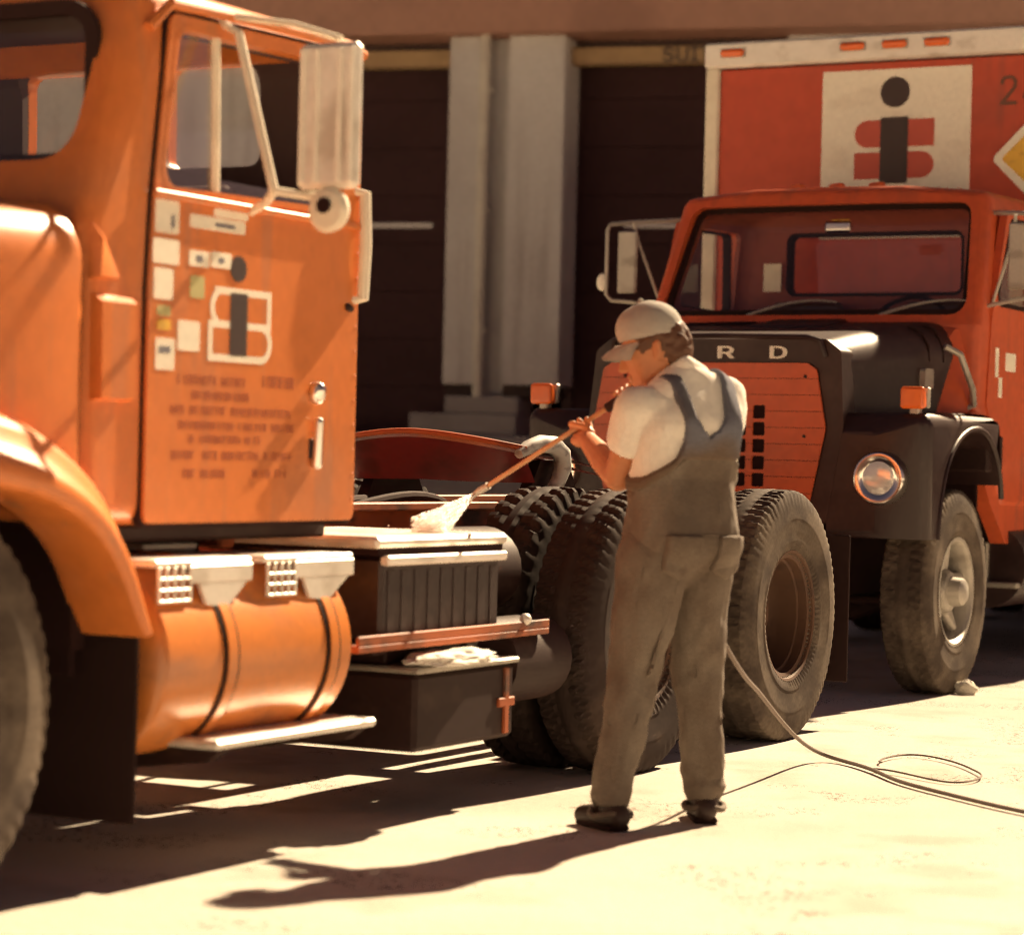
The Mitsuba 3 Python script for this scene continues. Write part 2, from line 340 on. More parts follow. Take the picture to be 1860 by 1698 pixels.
# logo panel: all of it flat lettering film on the wall
pn = TR('logo_panel', bx(-.004, -.0, -.408, .546, 2.55, 3.585, .001), 'decal_white', label='white square panel with a black letter i over a red split S')
def film(poly, x, mat, par, nm): return obj(nm, plate(poly, 'x', x - .003, x), mat, par, M3, smooth=False)
film(Point(.073, 3.443).buffer(.094, quad_segs=16), -.0045, 'decal_black', pn, 'letter_dot')
film(sbox(-.016, 2.885, .161, 3.290), -.0085, 'decal_black', pn, 'letter_stem')
s1 = unary_union([sbox(-.181, 3.108, .25, 3.275), Point(.245, 3.1915).buffer(.0835, quad_segs=12)])
s2 = unary_union([sbox(-.10, 2.915, .328, 3.078), Point(-.10, 2.9965).buffer(.0815, quad_segs=12)])
film(s1, -.0045, 'decal_red', pn, 'letter_half'); film(s2, -.0045, 'decal_red', pn, 'letter_half')
TR('unit_number', mapm(text('24', .175, .003, False), (0, -.95, 0), (0, 0, 1), (-1, 0, 0), (-.002, -.565, 3.335)), 'number_ink', label='faded dark number 24 on the red wall')
pl = TR('hazard_placard', bx(-.012, -.001, -.98, -.56, 2.78, 3.24, .001) ^ man(plate(Polygon([(-.79, 2.765), (-.545, 3.012), (-.79, 3.26), (-1.035, 3.012)]).buffer(-.006).buffer(.006), 'x', -.012, -.001)), 'decal_white', label='white diamond placard with a yellow centre')
obj('placard_centre', plate(Polygon([(-.79, 2.865), (-.635, 3.012), (-.79, 3.16), (-.945, 3.012)]).buffer(.02), 'x', -.016, -.0125), 'decal_yellow', pl, M3, smooth=False)

# ------------------------------------------------------------------ wheels
def tyre(c, R=.525, w=.255, rim=.265, lugs=44, deep=.016, n=264, outer=-1, bar=.5):
    """turned about y, outer side towards -y; lugs cut into the shoulders of the tread"""
    h = w / 2
    prof = [(-.36 * w, rim - .004), (-.43 * w, rim + .012), (-.47 * w, rim + .035), (-.488 * w, rim + .050), (-.478 * w, rim + .062), (-.492 * w, rim + .09), (-.5 * w, (R + rim) / 2), (-.508 * w, (R + rim) / 2 + .012), (-.498 * w, (R + rim) / 2 + .024), (-.495 * w, R - .07), (-.47 * w, R - .040), (-.445 * w, R - .014), (-.40 * w, R - .002), (-.39 * w, R)]
    prof += [(k * w, R + .003 * (1 - (k / .4) ** 2)) for k in np.linspace(-.34, .34, 13)]
    prof += [(-y, r) for y, r in prof[12::-1]]
    prof = np.array(prof)
    def disp(a, i, pr):
        y = pr[:, 1 - 1][None] / w; tread = (np.abs(y) < .475)
        ph = (a * lugs / (2 * np.pi) + y * 1.6) % 1.0
        lug = np.where((ph > .5 + bar * .12) & (np.abs(y) > .10), -deep, 0.0)
        rib = np.where(np.abs(np.abs(y) - .10) < .03, -deep * .7, 0.0)
        return np.where(tread, np.minimum(lug, rib), 0.0)
    return revolve_y(prof, n, c, disp)
def dish_rim(c, s, rim=.262, deep=.20):
    """deep dished disc wheel; s=-1 opens towards -y"""
    p = [(.100, rim + .016), (.112, rim + .012), (.108, rim + .002), (.094, rim - .002), (.088, rim - .020), (.05, rim - .022), (.045, rim - .032), (-.02, rim - .036), (.118 - deep + .02, rim - .045), (.118 - deep, rim - .065), (.112 - deep, .17), (.118 - deep, .15), (.125 - deep, .0001)]
    return revolve_y([(s * y, r) for y, r in p], 56, c)
def hub(c, s):
    p = [(-.05, .135), (.02, .13), (.03, .115), (.10, .105), (.115, .08), (.12, .0001)]
    m = [revolve_y([(s * y, r) for y, r in p], 28, c)]
    for k in range(10):
        a = k * 2 * math.pi / 10
        m.append(disc((c[0] + .15 * math.cos(a), c[1] - s * .035, c[2] + .15 * math.sin(a)), .017, 'y', .05, 8))
    return cat(*m)

# ------------------------------------------------------------------ orange road tractor
t1 = thing('semi_truck', 'orange conventional road tractor with stickered door, tall mirror and side fuel tank', 'truck')
def A(name, m, mat, par=None, smooth=32, **lab): return obj(name, m, mat, par or t1, M1, smooth, **lab)
# cab shell: outer hull minus inner hull minus openings
def cab_pts(i):
    P = []
    for s in (-1, 1):
        P += [(.885 + i, s * (1.01 - i), 1.01 + i, .06), (2.12 - i, s * (1.01 - i), 1.01 + i, .06), (.90 + i, s * (1.01 - i), 1.74, .06), (1.045 + i, s * (.99 - i), 1.90, .08),
              (2.09 - i, s * (.98 - i), 2.20 - i, .09), (1.12 + i, s * (.985 - i), 2.20 - i, .085), (1.16 + i, s * (.955 - i), 2.345 - i, .105), (2.07 - i, s * (.96 - i), 2.345 - i, .105), (1.3 + i, s * .55, 2.415 - i, .1), (2.02 - i, s * .55, 2.415 - i, .1)]
    return P
outer, inner = hull(cab_pts(0)), hull(cab_pts(.045))
ws = rpoly([(-.955, 1.925), (-.955, 2.36), (.955, 2.36), (.955, 1.925)], .10)
dw = rpoly([(1.150, 1.872), (1.212, 2.315), (2.075, 2.335), (2.090, 1.895)], .055)
rear_w = [rpoly([(a, 2.045), (a, 2.365), (b_, 2.365), (b_, 2.045)], .04) for a, b_ in ((-.76, -.39), (-.205, .17), (.36, .73))]
cut = union([man(plate(ws, 'x', .5, 1.45)), man(plate(dw, 'y', -1.4, 1.4))] + [man(plate(r_, 'x', 1.9, 2.4)) for r_ in rear_w])
cab = A('cab', outer - inner - cut, 'cab_orange_paint', smooth=28)
A('cab_lining', hull(cab_pts(.0465)) - hull(cab_pts(.075)) - cut, 'dark_interior', cab)
def ring(poly, o, i): return poly.buffer(o).difference(poly.buffer(-i))
A('windscreen_seal', plate(ring(ws, .012, .03), 'x', 1.0, 1.02), 'black_rubber', cab)
def tilt(m, f):
    m = tm(m); v = m.vertices.copy(); m.vertices = f(v); return m
A('windscreen', sheet([[(.985 + .20 * (z - 1.9) - .03 * (1 - (y / .95) ** 2), y, z) for y in np.linspace(-.955, .955, 13)] for z in np.linspace(1.92, 2.365, 5)]), 'pane_glass', cab, True)
for r_ in rear_w:
    A('rear_window', plate(r_.buffer(.004), 'x', 2.14, 2.141), 'pane_glass', cab, False)
# roof trim, drip rail
A('drip_rail', tube([(1.10, -1.062, 2.30), (1.17, -1.082, 2.375), (1.6, -1.085, 2.392), (2.10, -1.085, 2.40), (2.20, -1.07, 2.385)], .017, 8), 'cab_orange_paint', cab)
A('roof_visor', hull([(2.05, -.98, 2.40, .05), (2.20, -.98, 2.405, .022), (2.05, .98, 2.40, .05), (2.20, .98, 2.405, .022), (2.0, 0, 2.47, .05)]), 'cab_orange_paint', cab)
for y in (-.75, -.3, 0, .3, .75):
    A('roof_light', hull([(1.2, y - .03, 2.50, .025), (1.2, y + .03, 2.50, .025)]), 'amber_lens', cab)
# doors
dpoly = rpoly([(1.098, .955), (1.10, 1.60), (1.115, 1.85), (1.175, 2.35), (2.150, 2.375), (2.178, 2.2), (2.182, .955)], .03)
for s in (-1, 1):
    d = A('door', plate(dpoly.difference(dw.buffer(.012)), 'y', s * 1.055, s * 1.084), 'cab_orange_paint')
    A('door_gap', plate(ring(dpoly, .013, .004), 'y', s * 1.05, s * 1.0735), 'opening_black', d)
    A('window_seal', plate(ring(dw, .013, .004), 'y', s * 1.05, s * 1.086), 'cab_orange_paint' if s < 0 else 'black_rubber', d)
    A('vent_pane', plate(dw.buffer(.002).intersection(sbox(1, 1.8, 1.408, 2.4)), 'y', s * 1.064, s * 1.065), 'pane_glass', d, False)
    A('window_pane', plate(sbox(1.425, 1.80, 2.09, 1.925) if s < 0 else dw.buffer(.002).intersection(sbox(1.425, 1.8, 2.2, 2.4)), 'y', s * 1.052, s * 1.053), 'pane_glass', d, False)
    A('vent_divider', hull([(1.417, s * 1.07, 1.89, .014), (1.405, s * 1.07, 2.31, .014)]), 'cream_paint', d)
    A('belt_trim', bx(1.10, 2.175, s * 1.083, s * 1.102, 1.842, 1.862, .004), 'cab_orange_paint', d)
    h = A('door_handle', cat(hull([(1.94, s * 1.10, 1.125, .017), (1.94, s * 1.105, 1.25, .015)]), hull([(1.937, s * 1.095, 1.33, .028), (1.937, s * 1.10, 1.345, .026)])), 'polished_metal', d)
    A('handle_recess', bx(1.918, 1.962, s * 1.082, s * 1.088, 1.14, 1.20, .002), 'black_paint', d)
    A('door_latch', hull([(2.115, s * 1.09, 1.605, .012), (2.13, s * 1.09, 1.60, .010)]), 'black_steel', d)
for k in range(11):
    A('rivet', ball((2.168, -1.085, 1.02 + .075 * k), .0055, (1, .5, 1), 1), 'cab_orange_paint')
A('body_seam', bx(2.186, 2.191, -1.074, -1.060, .96, 2.33, .001), 'opening_black', cab)
DOOR = t1 + '__door'
def decal(nm, x0, x1, z0, z1, mat, r=.008, lay=0, **lab):
    A(nm, plate(rrect(x0, z0, x1, z1, min(r, abs(x1 - x0) * .45, abs(z1 - z0) * .45)), 'y', -1.084, -1.0862 - .0012 * lay), mat, DOOR, False, **lab)
for v in [(1.118, 1.228, 1.748, 1.838), (1.110, 1.232, 1.664, 1.732), (1.118, 1.206, 1.567, 1.652), (1.132, 1.220, 1.375, 1.462), (1.234, 1.338, 1.432, 1.515), (1.280, 1.552, 1.775, 1.812), (1.395, 1.565, 1.815, 1.838), (1.280, 1.378, 1.668, 1.712), (1.386, 1.486, 1.672, 1.716)]:
    decal('permit_sticker', *v, 'decal_white')
decal('permit_sticker', 1.135, 1.198, 1.522, 1.550, 'decal_green'); decal('permit_sticker', 1.137, 1.200, 1.484, 1.512, 'decal_yellow'); decal('permit_sticker', 1.288, 1.356, 1.580, 1.642, 'decal_green')
for v in [(1.19, 1.205, 1.762, 1.80), (1.31, 1.345, 1.680, 1.70), (1.145, 1.20, 1.42, 1.44), (1.42, 1.45, 1.685, 1.702), (1.40, 1.50, 1.786, 1.798)]:
    decal('sticker_print', *v, 'sticker_ink', lay=1)
# split S with the letter i
S1 = unary_union([sbox(1.43, 1.525, 1.675, 1.600), sbox(1.45, 1.525, 1.675, 1.600), Point(1.445, 1.5625).buffer(.0375, quad_segs=10)])
S2 = unary_union([sbox(1.400, 1.430, 1.640, 1.505), Point(1.645, 1.4675).buffer(.0375, quad_segs=10)])
logo = S1.union(S2)
A('door_logo', plate(unary_union([S1.buffer(.020, join_style=2), S2.buffer(.020, join_style=2)]).difference(logo), 'y', -1.084, -1.0862), 'decal_white', DOOR, False, label='white outlined split S with a black letter i')
A('logo_half', plate(S1, 'y', -1.084, -1.0856), 'cab_orange_paint', DOOR, False); A('logo_half', plate(S2, 'y', -1.084, -1.0856), 'cab_orange_paint', DOOR, False)
decal('logo_stem', 1.486, 1.572, 1.428, 1.607, 'decal_black', .002, 1)
A('logo_dot', plate(affinity.scale(Point(1.523, 1.676).buffer(.037, quad_segs=12), 1.1, 1), 'y', -1.084, -1.0874), 'decal_black', DOOR, False)
# worn lettering, too faded to read: broken strokes
rng = np.random.default_rng(3)
def worn_line(x0, x1, z, h, mat):
    ps, x = [], x0
    while x < x1 - .01:
        w = rng.uniform(.012, .026)
        if rng.random() > .14:
            k = rng.integers(0, 4)
            ps.append(sbox(x, z - h / 2, x + .007, z + h / 2))
            if k == 0: ps.append(sbox(x, z + h / 2 - .004, x + w - .006, z + h / 2))
            if k == 1: ps.append(sbox(x, z - .002, x + w - .006, z + .002))
            if k == 2: ps.append(sbox(x + w - .011, z - h / 2, x + w - .006, z + h / 2 * rng.uniform(.3, 1)))
        x += w
    A('faded_lettering', plate(unary_union(ps), 'y', -1.084, -1.0856), mat, DOOR, False, kind='stuff')
worn_line(1.24, 1.60, 1.354, .026, 'decal_brown'); worn_line(1.665, 1.835, 1.362, .034, 'decal_brown')
for z, x0, x1 in ((1.312, 1.27, 1.60), (1.270, 1.21, 1.84), (1.228, 1.25, 1.84), (1.190, 1.30, 1.66), (1.145, 1.22, 1.84), (1.093, 1.26, 1.50), (1.094, 1.60, 1.84)):
    worn_line(x0, x1, z, .024, 'decal_brown')
# cowl vent on the cab side
v = A('cowl_vent', hullpts([(.868, -1.06, 1.28), (1.035, -1.06, 1.28), (1.035, -1.06, 1.57), (.868, -1.06, 1.57), (.876, -1.102, 1.29), (1.028, -1.102, 1.29), (1.028, -1.098, 1.545), (.876, -1.098, 1.545)]), 'cab_orange_paint')
A('cowl_gusset', hullpts([(.86, -1.06, 1.60), (.98, -1.06, 1.60), (.93, -1.06, 1.72), (.865, -1.06, 1.76), (.87, -1.095, 1.61), (.965, -1.085, 1.61), (.885, -1.09, 1.71)]), 'cab_orange_paint')
# inside: dashboard, seats, wheel
A('dashboard', bx(.98, 1.18, -.94, .94, 1.55, 1.86, .04), 'dark_interior')
A('steering_wheel', mapm(tube([(.235 * math.cos(a), .235 * math.sin(a), 0) for a in np.linspace(0, 2 * math.pi, 40)], .014, 8), (.45, 0, .89), (0, 1, 0), (-.89, 0, .45), (1.36, -.5, 1.80)), 'black_rubber')
for y in (-.5, .5):
    st_ = A('seat', hull([(1.55, y - .2, 1.45, .05), (1.55, y + .2, 1.45, .05), (1.95, y - .2, 1.42, .05), (1.95, y + .2, 1.42, .05)]), 'seat_vinyl')
    A('seat_back', hull([(1.92, y - .2, 1.45, .06), (1.92, y + .2, 1.45, .06), (2.03, y - .18, 1.93, .05), (2.03, y + .18, 1.93, .05)]), 'seat_vinyl', st_)
# hood with flared wheel arches
def hsec(x, w, zt, zb, r=.16):
    pts = []
    for a in np.linspace(0, math.pi / 2, 9): pts.append((x, w - r + r * math.cos(a), zt - r + r * math.sin(a)))
    for a in np.linspace(math.pi / 2, math.pi, 9): pts.append((x, -(w - r) + r * math.cos(a), zt - r + r * math.sin(a)))
    pts += [(x, -w, zb), (x, w, zb)]
    return pts
HX = [(.815, 1.075, 1.79, 1.02), (.78, 1.092, 1.80, 1.0), (.5, 1.085, 1.79, 1.02), (.0, 1.03, 1.76, 1.05), (-.5, .97, 1.71, 1.02), (-.95, .92, 1.64, .85), (-1.15, .90, 1.58, .80), (-1.20, .86, 1.52, .82)]
hood = A('hood', loft([hsec(*h) for h in HX][::-1]), 'cab_orange_paint', smooth=40)
A('hood_seam', loft([hsec(.835, 1.062, 1.775, 1.0), hsec(.813, 1.062, 1.775, 1.0)][::-1]), 'black_rubber', hood)
A('radiator_grille', cat(bx(-1.235, -1.195, -.55, .55, .86, 1.46), *[bx(-1.25, -1.23, -.52 + .08 * k, -.50 + .08 * k, .88, 1.44, .004) for k in range(14)]), 'polished_metal')
E_ = np.array([(-.90, .70), (-.84, .84), (-.70, .96), (-.5, 1.035), (-.25, 1.07), (0, 1.08), (.2, 1.072), (.351, 1.050), (.457, 1.034), (.567, 1.0), (.68, .944), (.79, .842), (.855, .74), (.905, .665)])
from scipy.interpolate import CubicSpline
tt = np.r_[0, np.cumsum(np.linalg.norm(np.diff(E_, axis=0), axis=1))]; EC = CubicSpline(tt, E_)(np.linspace(0, tt[-1], 60))
EC_ = np.gradient(EC, axis=0); EN = np.c_[-EC_[:, 1], EC_[:, 0]]; EN /= np.linalg.norm(EN, axis=1, keepdims=True)
for s in (-1, 1):
    G = []
    for i, (p, nn) in enumerate(zip(EC, EN)):
        u = i / 59; wgt = .42 + .58 * math.sin(math.pi * min(1, max(0, u))) ** .6
        G.append([(p[0] + nn[0] * o * wgt, s * y, p[1] + nn[1] * o * wgt) for o, y in
                  ((.012, 1.02), (0, 1.05), (0, 1.225), (.008, 1.243), (.025, 1.25), (.055, 1.25), (.075, 1.240), (.10, 1.212), (.13, 1.188), (.16, 1.178), (.185, 1.163), (.205, 1.135), (.215, 1.09), (.212, 1.04))])
    A('wheel_arch', sheet(G if s < 0 else [g_[::-1] for g_ in G]), 'cab_orange_paint', hood, 60)
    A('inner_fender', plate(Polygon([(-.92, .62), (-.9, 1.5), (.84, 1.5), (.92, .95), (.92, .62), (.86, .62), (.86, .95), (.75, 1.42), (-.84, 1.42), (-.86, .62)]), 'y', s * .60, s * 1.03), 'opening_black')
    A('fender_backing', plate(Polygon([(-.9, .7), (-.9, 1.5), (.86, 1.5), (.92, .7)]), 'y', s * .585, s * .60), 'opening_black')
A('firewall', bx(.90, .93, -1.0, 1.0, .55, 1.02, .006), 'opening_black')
f = A('mud_flap', bx(.945, .957, -1.185, -.72, .165, .72, .004), 'black_rubber', label='black rubber flap behind the front wheel')
A('mud_flap', bx(.945, .957, .72, 1.185, .165, .72, .004), 'black_rubber')
# front axle
for s in (-1, 1):
    w = A('front_wheel', tyre((.045, s * 1.09, .525), lugs=60, deep=.008, bar=.2), 'dusty_rubber')
    A('rim', revolve_y([(s * y, r) for y, r in ((.095, .275), (.10, .262), (.05, .25), (.03, .2), (.06, .15), (.075, .13))], 48, (.045, s * 1.09, .525)), 'white_paint', w)
    A('hub', hub((.045, s * 1.14, .525), s), 'white_paint', w)
A('front_axle', cat(tube([(0, -1.0, .5), (0, -.5, .42), (0, .5, .42), (0, 1.0, .5)], .055), bx(-.6, .6, -.46, -.38, .62, .68), bx(-.6, .6, .38, .46, .62, .68)), 'black_steel')
A('engine', cat(bx(-.9, .8, -.33, .33, .62, 1.35, .05), bx(.8, 2.0, -.22, .22, .5, .85, .05)), 'opening_black')
# mirror on its bracket
J = np.array([1.385, -1.29, 1.880])
mb = A('mirror_bracket', cat(tube([(1.42, -1.08, 2.36), (1.415, -1.14, 2.33), J], .0135, 8), tube([J, (1.50, -1.19, 1.862), (1.58, -1.085, 1.845)], .013, 8), tube([J, (1.43, -1.37, 1.868), (1.445, -1.46, 1.865)], .012, 8), tube([(1.46, -1.09, 2.385), (1.455, -1.3, 2.35), (1.445, -1.46, 2.30)], .010, 8)), 'cream_paint')
mm = A('mirror', bx(1.405, 1.445, -1.540, -1.345, 1.885, 2.285, .014), 'aluminium', label='tall mirror with a ribbed bright metal back')
for y in (-1.522, -1.485, -1.41, -1.365):
    A('mirror_rib', bx(1.396, 1.406, y - .008, y + .008, 1.90, 2.27, .003), 'white_paint', mm)
A('mirror_glass', bx(1.445, 1.449, -1.530, -1.355, 1.895, 2.275, .002), 'polished_metal', mm)
rm = A('round_mirror', cat(revolve_y([(-.012, .040), (-.016, .058), (.004, .063), (.016, .05), (.022, .0001)], 32).apply_transform(trimesh.transformations.rotation_matrix(math.pi / 2, [0, 0, 1])).apply_translation((1.41, -1.455, 1.825))), 'cream_paint', label='small round mirror with a pale rim')
A('round_glass', disc((1.386, -1.452, 1.836), .022, 'x', .006), 'opening_black', rm)
A('grab_rail', cat(tube([(2.15, -1.05, 1.965), (2.172, -1.105, 1.955), (2.175, -1.11, 1.80), (2.172, -1.105, 1.635), (2.15, -1.05, 1.625)], .019, 10)), 'cream_paint')
# frame, crossmembers
for y in (-.43, .43):
    A('frame_rail', cat(bx(-1.3, 6.25, y - .035, y + .035, .955, .985, .005), bx(-1.3, 6.25, y - .035, y + .035, .70, .73, .005), bx(-1.3, 6.25, y - (.035 if y > 0 else -.02), y - (.02 if y > 0 else -.035), .73, .955, .003)), 'grimy_frame_paint')
for x in (2.45, 3.25, 4.0, 4.85, 6.1):
    A('crossmember', bx(x, x + .10, -.40, .40, .76, .93, .01), 'grimy_frame_paint')
A('deck_plate', bx(2.30, 3.85, -.40, .40, .935, .950, .004), 'black_steel')  # added between the rails to keep sun off the ground below
A('cab_mount', cat(*[bx(x, x + .09, y, y + .12, .86, .955, .01) for x in (1.25, 1.95) for y in (-.75, .63)]), 'grimy_frame_paint')
A('cab_sill', bx(1.0, 2.16, -1.0, 1.0, .90, .95, .01), 'black_steel')
A('air_lines', cat(tube([(2.2, -.2, 1.3), (2.5, -.25, .98), (3.2, -.3, .93), (4.2, -.3, .95)], .018, 8, smoothp=24), tube([(2.2, .1, 1.3), (2.6, .05, .97), (3.4, -.05, .93), (4.3, .1, .95)], .018, 8, smoothp=24)), 'black_rubber')
# fuel tank with straps and steps
TY, TZ, TRr = -.945, .585, .275
def along_x(prof, n=56):
    m = revolve_y([(x, r) for x, r in prof], n); m.apply_transform(trimesh.transformations.rotation_matrix(-math.pi / 2, [0, 0, 1])); m.apply_translation((0, TY, TZ)); return m
for sd in (-1, 1):
    def side(m):
        m = tm(m).copy()
        if sd > 0: m.vertices[:, 1] *= -1; m.faces = m.faces[:, ::-1]
        return m
    tk = A('fuel_tank', side(along_x([(1.0, .0001), (1.004, .12), (1.012, .20), (1.024, .25), (1.034, TRr - .006), (1.045, TRr), (1.965, TRr), (1.976, TRr - .006), (1.986, .25), (2.0, .12), (2.004, .0001)])), 'tank_orange_paint', smooth=40)
    for x in (1.335, 1.865):
        st_ = A('tank_strap', side(along_x([(x - .036, TRr), (x - .036, TRr + .005), (x + .036, TRr + .005), (x + .036, TRr)])), 'black_rubber', tk)
        A('strap_band', side(along_x([(x - .021, TRr), (x - .021, TRr + .010), (x + .021, TRr + .010), (x + .021, TRr)])), 'tank_orange_paint', st_)
        A('tank_cradle', side(cat(bx(x - .03, x + .03, -.72, -.45, .33, .95, .01), bx(x - .03, x + .03, -.95, -.6, .29, .33, .01))), 'black_steel')
    for x0, x1, y0 in ((1.02, 1.48, -1.185), (1.545, 2.025, -1.185)):
        sp = A('step_plate', side(cat(bx(x0, x1, y0, -.90, .842, .862, .006), bx(x0 + .16, x1, y0 - .004, y0 + .012, .795, .846, .004))), 'aluminium')
        A('step_gusset', side(cat(hullpts([(x0 + .20, y0 - .002, .80), (x1 - .02, y0 - .002, .80), (x0 + .24, y0 - .002, .735), (x0 + .34, y0 - .002, .725), (x0 + .20, y0 + .01, .80), (x1 - .02, y0 + .01, .80), (x0 + .24, y0 + .01, .735), (x0 + .34, y0 + .01, .725)]))), 'aluminium', sp)
        A('step_grip', side(cat(*[bx(x0 + .012 + .036 * k, x0 + .022 + .036 * k, y0 - .004, y0 + .006, .745, .842, .002) for k in range(5)], *[bx(x0 + .012, x0 + .166, y0 - .004, y0 + .006, z, z + .009, .002) for z in (.745, .775, .805)])), 'aluminium', sp)
    A('tank_deck', side(bx(1.36, 1.62, -.90, -.60, .870, .888, .006)), 'aluminium')
    A('filler_cap', side(trimesh.creation.cylinder(.05, .05, sections=24).apply_translation((1.66, -.80, .86))), 'dull_metal', tk)
    ls = A('lower_step', side(bx(1.24, 2.085, -1.245, -.985, .340, .366, .008)), 'aluminium')
    for x in (1.28, 2.0):
        A('step_bracket', side(hullpts([(x, -1.23, .337), (x + .05, -1.23, .337), (x, -.75, .337), (x + .05, -.75, .337), (x, -1.18, .30), (x + .05, -1.18, .30), (x, -.75, .24), (x + .05, -.75, .24)])), 'black_steel', ls)
# battery box with lid, ribs, carrying rail, tool box, added tanks
bb = A('battery_box', bx(2.25, 3.02, -1.15, -.56, .585, .84, .012), 'black_paint')
for k in range(9):
    A('box_rib', bx(2.285 + .083 * k, 2.325 + .083 * k, -1.154, -1.149, .60, .80, .004), 'black_paint', bb)
A('box_lid', cat(bx(2.20, 3.05, -1.165, -.50, .868, .905, .012), bx(2.245, 3.025, -1.178, -1.145, .815, .846, .006)), 'aluminium', bb)
A('lid_gap', bx(2.22, 3.03, -1.155, -.52, .845, .870, .002), 'opening_black', bb)
A('carrier_rail', cat(bx(2.06, 3.32, -1.19, -1.12, .555, .578, .004), bx(2.06, 3.32, -1.19, -1.178, .578, .606, .003)), 'grimy_frame_paint')
A('rail_bolt', ball((3.15, -1.185, .612), .020), 'aluminium')
A('carrier_arm', cat(bx(2.30, 2.38, -1.1, -.45, .53, .56), bx(2.9, 2.98, -1.1, -.45, .53, .56), bx(2.30, 2.38, -.52, -.45, .53, .72), bx(2.9, 2.98, -.52, -.45, .53, .72)), 'black_steel')
A('air_tank', tube([(3.10, -.80, .76), (3.12, -.80, .76), (3.56, -.80, .76), (3.58, -.80, .76)], [.02, .15, .15, .02], 24), 'black_steel')  # added cylinder, blocks sun ahead of the drive wheels
A('air_tank', tube([(2.3, .80, .62), (2.32, .80, .62), (3.5, .80, .62), (3.52, .80, .62)], [.02, .24, .24, .02], 24), 'black_steel')  # unseen far-side cylinder, darkens the ground under the truck
A('air_tank', tube([(3.09, -1.03, .46), (3.11, -1.03, .46), (3.52, -1.03, .46), (3.54, -1.03, .46)], [.02, .15, .15, .02], 24), 'black_steel')  # added lower cylinder, closes another sunlit gap on the ground
A('battery_tray', bx(2.42, 3.03, -1.07, -.58, .495, .582, .006), 'black_steel')  # added filler under the battery box, stops sun passing through
lb = A('tool_box', bx(2.40, 3.06, -1.195, -.62, .225, .47, .015), 'black_steel')
A('tool_box_lid', bx(2.39, 3.07, -1.21, -.60, .473, .492, .006), 'dull_metal', lb)
A('tool_box_strap', cat(bx(2.98, 3.01, -1.205, -1.19, .24, .46, .003), bx(2.94, 3.05, -1.205, -1.19, .33, .36, .003)), 'grimy_frame_paint', lb)
# fifth wheel, tilted, front edge up
FX = np.linspace(0, 1, 12); FY = np.linspace(-1, 1, 25)
def fw(u, v, drop=0.0, k=1.0):
    x = 4.36 + .13 * abs(v) ** 2.5 + u * (.98 - .10 * abs(v)); y = v * .47 * k
    z = 1.262 - .062 * abs(v) ** 1.7 - .10 * u - drop
    return (x, y, z)
fwheel = A('fifth_wheel', cat(sheet([[fw(u, v) for v in FY] for u in FX]), sheet([[fw(u, v, .03) for v in FY] for u in FX]), sheet([[fw(0, v, d_) for v in FY] for d_ in (.03, 0)])), 'maroon_paint', smooth=40)
A('plate_rim', tube([fw(0, v, .006) for v in FY], .012, 8), 'grimy_frame_paint', fwheel)  # orange tube stands for the highlight along the plate edge
A('plate_skirt', sheet([[(fw(0, v)[0] + .10 * d_, fw(0, v)[1] * .98, fw(0, v)[2] - .03 - .17 * d_ * (1 - .35 * v * v)) for v in FY] for d_ in (0, .25, .6, 1)]), 'maroon_paint', fwheel, 50)
for y in (-.40, .35):
    A('pivot_bracket', hullpts([(4.62, y, .97), (5.12, y, .97), (4.75, y, 1.15), (5.0, y, 1.15), (4.62, y + .05, .97), (5.12, y + .05, .97), (4.75, y + .05, 1.15), (5.0, y + .05, 1.15)]), 'black_steel', fwheel)
A('release_hose', tube([(4.46, -.45, 1.172), (4.52, -.46, 1.20), (4.60, -.47, 1.216), (4.70, -.48, 1.214), (4.78, -.48, 1.18), (4.812, -.47, 1.12), (4.785, -.46, 1.06), (4.735, -.45, 1.02)], np.array([.020, .030, .036, .038, .038, .037, .032, .02]).repeat(1), 12), 'hose_grey', label='pale bent hose end beside the coupling plate')
# drive axles with dual wheels
for xi, X in enumerate((4.10, 5.51)):
    for s in (-1, 1):
        w = A('drive_wheel', tyre((X, s * 1.092, .525), lugs=60 if xi == 0 else 84, deep=.010 if xi == 0 else .007, bar=.2, n=300), 'worn_rubber' if xi == 0 else 'dusty_rubber')
        A('rim', dish_rim((X, s * 1.092, .525), s), 'rusty_rim', w, 40)
        A('hub', hub((X, s * .955, .525), s), 'rusty_rim', w)
        w2 = A('drive_wheel', tyre((X, s * .79, .525), lugs=42, deep=.02, n=176), 'worn_rubber')
        A('rim', dish_rim((X, s * .79, .525), -s), 'rusty_rim', w2, 40)
    A('drive_axle', cat(tube([(X, -1.0, .525), (X, -.3, .525), (X, .3, .525), (X, 1.0, .525)], [.075, .075, .075, .075], 16), ball((X, 0, .525), .2, (1, 1, 1))), 'black_steel')
for s in (-1, 1):
    A('leaf_spring', cat(*[bx(4.25 + .1 * k, 5.45 - .1 * k, s * .55 - .04, s * .55 + .04, .60 + .022 * k, .62 + .022 * k, .004) for k in range(5)]), 'black_steel')
    A('rear_flap', bx(6.2, 6.212, s * 1.2, s * .66, .2, .85, .004), 'black_rubber')

